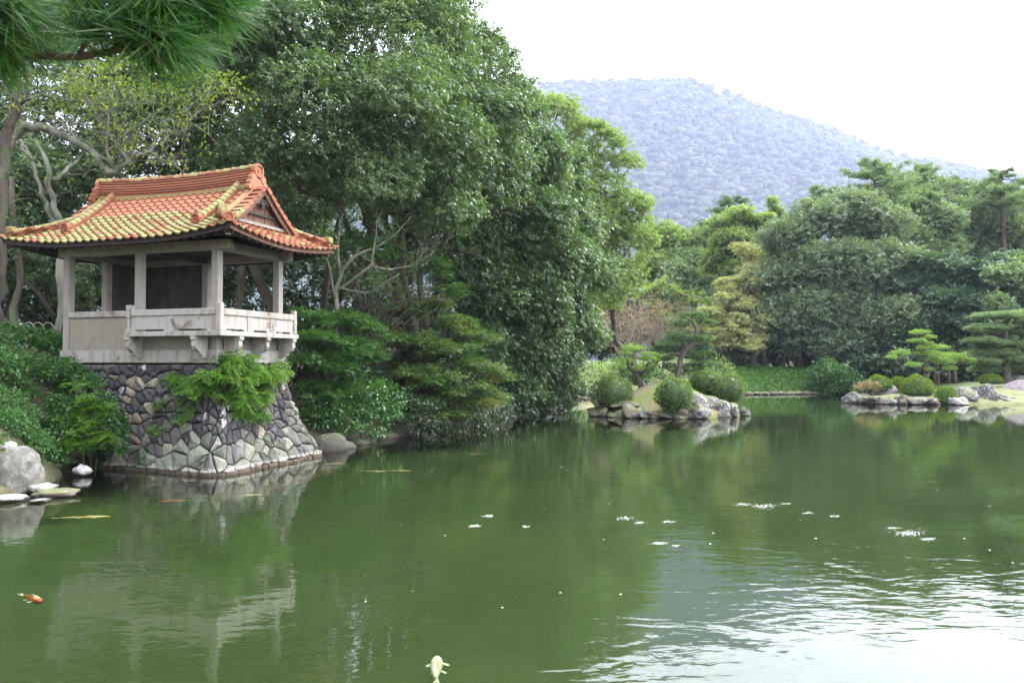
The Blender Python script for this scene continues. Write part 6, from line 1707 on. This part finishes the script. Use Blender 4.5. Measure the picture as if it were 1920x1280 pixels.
# nearly bare pinkish trees
for i, (px, lab) in enumerate(((1165, 'nearly bare pinkish tree nearest the overhanging evergreen'), (1205, 'nearly bare pinkish tree in the middle of the gap'), (1243, 'nearly bare tree with white twigs behind the island pine'))):
    d = 82 + i*2; pp = [[(px,700,d,0.16),(px+2,670,d,0.14),(px-3,645,d,0.10),(px,615,d,0.06)]]
    for s in (-1, 1):
        for k in range(3): pp.append([(px, 672-8*k, d, 0.08), (px+s*(12+4*k), 650-12*k, d, 0.06), (px+s*(24+5*k), 618-13*k, d, 0.03), (px+s*(30+6*k), 600-12*k, d, 0.015)])
    spread_tree('bare_tree', lab, pp, 'pink_twig', leaf='rust_leaf', leaf_n=900, leaf_size=0.24, seed=130+i, twig_n=150, twig_len=2.2, leaf_near=0.5)
# hedge of dark evergreens and trunks under the far wood
bt('dark understory closing the wood behind the mound', 30, 86, [(1440,660,84,2.0),(1500,650,86,2.6),(1570,650,86,2.6),(1640,660,82,2.8)], 'far_dark', 140, clumps=700, cr=1.1, size=0.42)
bt('dark understory behind the lawn of the spit', 42, 70, [(1690,690,68,1.8),(1750,690,68,1.8),(1810,690,68,1.8),(1870,690,68,1.8),(1930,690,68,2.0),(1630,700,70,1.8),(1700,650,72,2.2),(1800,650,72,2.4)], 'dark_leaf', 141, clumps=1100, cr=0.9, size=0.36)
bush('shore_shrub', 'dark green shrub drooping to the water between mound and spit', pl([(1550,700,69.2,1.4),(1580,712,68.8,1.3),(1535,715,69.4,1.0),(1600,722,68,1.0),(1560,725,68.6,1.0)]), 'shrub_leaf', clumps=420, per=12, cr=0.5, size=0.24, seed=142, down=-0.9)
rng = np.random.default_rng(150)
for i, px in enumerate((1414, 1434, 1462, 1470, 1480, 1492)):
    x, y, z = at(px, 684, 77.0 + (i % 3)); w_ = [0.28,0.24,0.12,0.13,0.16,0.10][i]; b0 = (x, y, z-0.4); t1 = at(px + rng.uniform(-12, 12), 600, 78)
    q = MB(); q.tube([tuple(np.array(p)-np.array(b0)) for p in curve_pts(b0, t1, 5, 0, 0.08, rng)], [w_, w_*0.9, w_*0.8, w_*0.7, w_*0.6, w_*0.5], 7)
    lab = ('pale reddish trunk under the golden tree', 'dark thick trunk right of the pale reddish trunk', None)[min(i, 2)]
    if lab: tag(q.build('tree_trunk', MAT['pine_bark' if i == 0 else 'bark'], None, True, b0), lab, 'trunk')
    else: tag(q.build('tree_trunk', MAT['bark'], None, True, b0), 'thin dark trunk in shade above the grassy mound', 'trunk', 'thin trunks above the mound')
# light shrubs behind the island and by the far lawn
for i, (lab, lobes_, lf) in enumerate([
    ('pale green bushes on the far lawn left of the island', [(1085,715,66,1.2),(1110,705,68,1.3),(1140,700,70,1.2)], 'light_leaf'),
    ('yellow-green bushes behind the left island pine', [(1160,700,70,1.3),(1190,696,70,1.3),(1220,700,70,1.2)], 'light_leaf'),
    ('low yellowish bush behind the tall island pine', [(1300,700,72,1.3),(1345,695,73,1.4),(1275,690,74,1.3)], 'light_leaf')]):
    bush('far_bush', lab, pl(lobes_), lf, clumps=180, per=12, cr=0.5, size=0.24, seed=160+i)

# ---------------------------------------------------------------- koi and floating petals
KOI = []
def koi_mesh(bend=0.3, slim=1.0):
    body = MB(); n = 14; k = 12; vv = []; ff = []
    cx = lambda t: bend*0.12*math.sin(t*2.6)*t
    prof = [(0,0.012,0.012),(0.04,0.045,0.04),(0.12,0.075,0.065),(0.22,0.092,0.082),(0.34,0.098,0.09),(0.46,0.090,0.084),(0.58,0.073,0.07),(0.70,0.052,0.055),(0.80,0.034,0.042),(0.87,0.022,0.034)]
    for (t, w, h) in prof:
        for j in range(k):
            a = 2*math.pi*j/k; vv.append((cx(t) + math.cos(a)*w*slim, t, math.sin(a)*h))
    for i in range(len(prof)-1):
        for j in range(k): ff.append((i*k+j, i*k+(j+1) % k, (i+1)*k+(j+1) % k, (i+1)*k+j))
    ff.append(tuple(range(k-1, -1, -1))); ff.append(tuple((len(prof)-1)*k + j for j in range(k)))
    body.add(vv, ff)
    return body.mesh('body', True)
def fin_mesh(pts, th=0.004):
    q = MB(); n = len(pts); q.add([(x, y, z+th) for x, y, z in pts] + [(x, y, z-th) for x, y, z in pts], [tuple(range(n)), tuple(range(2*n-1, n-1, -1))] + [(i, (i+1) % n, n+(i+1) % n, n+i) for i in range(n)]); return q.mesh('fin')
def koi_mat(name, a, b_, thr):
    m, nt, out = new_mat(name); tc = nt.nodes.new('ShaderNodeTexCoord').outputs['Object']
    c = mix(nt, ramp(nt, [(thr-0.02, 0), (thr+0.02, 1)], noise_tex(nt, 4.5, 2, 0.5, tc)), a, b_); finish(nt, out, c, 0.4); return m
KM = {'white': koi_mat('white_koi_skin', (0.62,0.56,0.42), (0.70,0.66,0.56), 0.5), 'orange': koi_mat('orange_and_white_koi_skin', (0.62,0.12,0.03), (0.80,0.52,0.36), 0.56),
      'red': koi_mat('red_orange_koi_skin', (0.42,0.08,0.02), (0.55,0.16,0.05), 0.55), 'yellow': koi_mat('yellow_koi_skin', (0.60,0.42,0.14), (0.74,0.60,0.32), 0.5), 'dull': koi_mat('dull_gold_koi_skin', (0.40,0.24,0.06), (0.45,0.32,0.12), 0.5)}
bm_ = koi_mesh(0.6); pec = fin_mesh([(0.06,0.20,-0.01),(0.17,0.27,-0.02),(0.185,0.32,-0.02),(0.14,0.33,-0.02),(0.07,0.27,-0.01)]); pecl = fin_mesh([(-0.06,0.20,-0.01),(-0.17,0.27,-0.02),(-0.185,0.32,-0.02),(-0.14,0.33,-0.02),(-0.07,0.27,-0.01)])
pel = fin_mesh([(0.05,0.50,-0.02),(0.12,0.57,-0.03),(0.10,0.61,-0.03),(0.04,0.56,-0.02)]); pell = fin_mesh([(-0.05,0.50,-0.02),(-0.12,0.57,-0.03),(-0.10,0.61,-0.03),(-0.04,0.56,-0.02)])
tail = fin_mesh([(0.045,0.86,0.0),(0.055,0.93,0.01),(0.11,1.06,0.02),(0.045,1.01,0.01),(0.01,1.10,0.02),(0.015,0.96,0.0),(0.02,0.86,0.0)])
dor = MB(); dor.add([(0.006,0.30,0.085),(0.006,0.36,0.125),(0.006,0.60,0.085),(0.006,0.62,0.06),(-0.006,0.30,0.085),(-0.006,0.36,0.125),(-0.006,0.60,0.085),(-0.006,0.62,0.06)], [(0,1,2,3),(7,6,5,4),(0,4,5,1),(1,5,6,2),(2,6,7,3),(3,7,4,0)]); dor = dor.mesh('dorsal')
def koi(label, px, py, L, heading, kind, z=-0.035, slim=1.0, flat=1.0):
    x, y = on_water(px, py); root = empty('koi', (x, y, z), R(heading)); tag(root, label, 'koi'); root.scale = (L*slim, L, L*flat)
    for nm, me in (('body', bm_), ('pectoral_fin', pec), ('pectoral_fin', pecl), ('pelvic_fin', pel), ('pelvic_fin', pell), ('tail_fin', tail), ('dorsal_fin', dor)):
        m2 = me.copy(); o = link_mesh(nm, m2, KM[kind] if nm == 'body' else KM['yellow' if nm == 'dorsal_fin' and kind == 'white' else ('white' if kind in ('white','orange') else kind)], root); o.location = (0, -0.45, 0)
koi('cream white koi at the bottom middle, nose away from the viewer', 823, 1231, 0.60, 180+8, 'white', -0.07)
koi('orange and white koi near the left edge of the water', 66, 1107, 0.50, 58, 'orange', -0.07)
koi('red-orange koi in the wall reflection', 330, 932, 0.62, -70, 'red', -0.05, 0.6, 0.3)
koi('pale koi in the reflection right of the red-orange koi', 478, 922, 0.45, -75, 'yellow', -0.045, 0.6, 0.3)
koi('long pale koi lying across the reflection near the left rocks', 165, 963, 0.95, 100, 'yellow', -0.045, 0.6, 0.3)
koi('pale yellow koi just off the right foot of the stone wall', 627, 865, 0.55, 98, 'yellow', -0.045, 0.6, 0.3)
koi('golden koi swimming left of its pair in the dark water', 702, 879, 0.75, 82, 'yellow', -0.045, 0.6, 0.3)
koi('golden koi swimming right of its pair in the dark water', 750, 878, 0.70, 88, 'yellow', -0.045, 0.6, 0.3)
koi('dull gold koi farthest out in the dark water', 893, 847, 0.62, -84, 'dull', -0.05, 0.6, 0.3)

m, nt, out = new_mat('white_petal'); finish(nt, out, (0.52, 0.52, 0.47), 0.6); MAT['petal'] = m
rng = np.random.default_rng(170)
def petals(label, spots, n, size=0.013):
    P = []
    for (px, py, hw, hh, k) in spots:
        for _ in range(k):
            x, y = on_water(px + rng.normal()*hw*0.5, py + rng.normal()*hh*0.5); P.append((x, y, 0.004))
    P = np.array(P); n = len(P); a = rng.uniform(0, 6.28, n)
    V, F = scatter((np.array([(-.4,-.5,0),(.4,-.5,0.1),(.6,0,.05),(.35,.6,0),(-.3,.55,.12),(-.6,.05,0)]), np.array([(0,1,2),(0,2,3),(0,3,4),(0,4,5)])), P, np.stack([np.cos(a), np.sin(a), rng.normal(size=n)*0.06], 1), np.tile([0,0,1.0],(n,1)), size*rng.uniform(0.5, 1.6, n))
    tag(link_mesh('floating_petals', raw_mesh('floating_petals', V, F), MAT['petal']), label, 'petals', kind='stuff')
petals('long patch of white petals floating right of the middle', [(1392,944,14,3,70),(1430,947,22,5,170),(1470,943,10,2,30)], 0)
petals('patch of white petals floating nearest the right edge', [(1670,988,14,2.5,45),(1700,997,24,5,150),(1735,1008,18,3,70)], 0)
petals('pair of small white petal drifts left of the long patch', [(1170,970,16,3,70),(1198,978,10,2.5,50),(1250,976,14,2,45)], 0)
petals('thin white petal drift below the pair of drifts', [(1235,1016,16,2,60),(1266,1021,7,2,25)], 0)
petals('small white petal drift between the long and the right patch', [(1512,960,10,2,36),(1562,966,10,2,40)], 0)
petals('sparse petals and leaf bits scattered over the open water', [(int(rng.uniform(620,1900)), int(rng.uniform(850,1150)), 2, 1, 2) for _ in range(34)] + [(int(rng.uniform(1120,1500)), int(rng.uniform(795,815)), 6, 1, 3) for _ in range(30)], 0, 0.018)
petals('small pale petals near the middle of the dark water', [(915,966,10,1.5,26),(890,984,14,1.5,26),(985,985,6,1.5,12)], 0, 0.025)
print('objects', len(bpy.data.objects), 'tris', sum(len(o.data.polygons) for o in bpy.data.objects if o.type == 'MESH'))
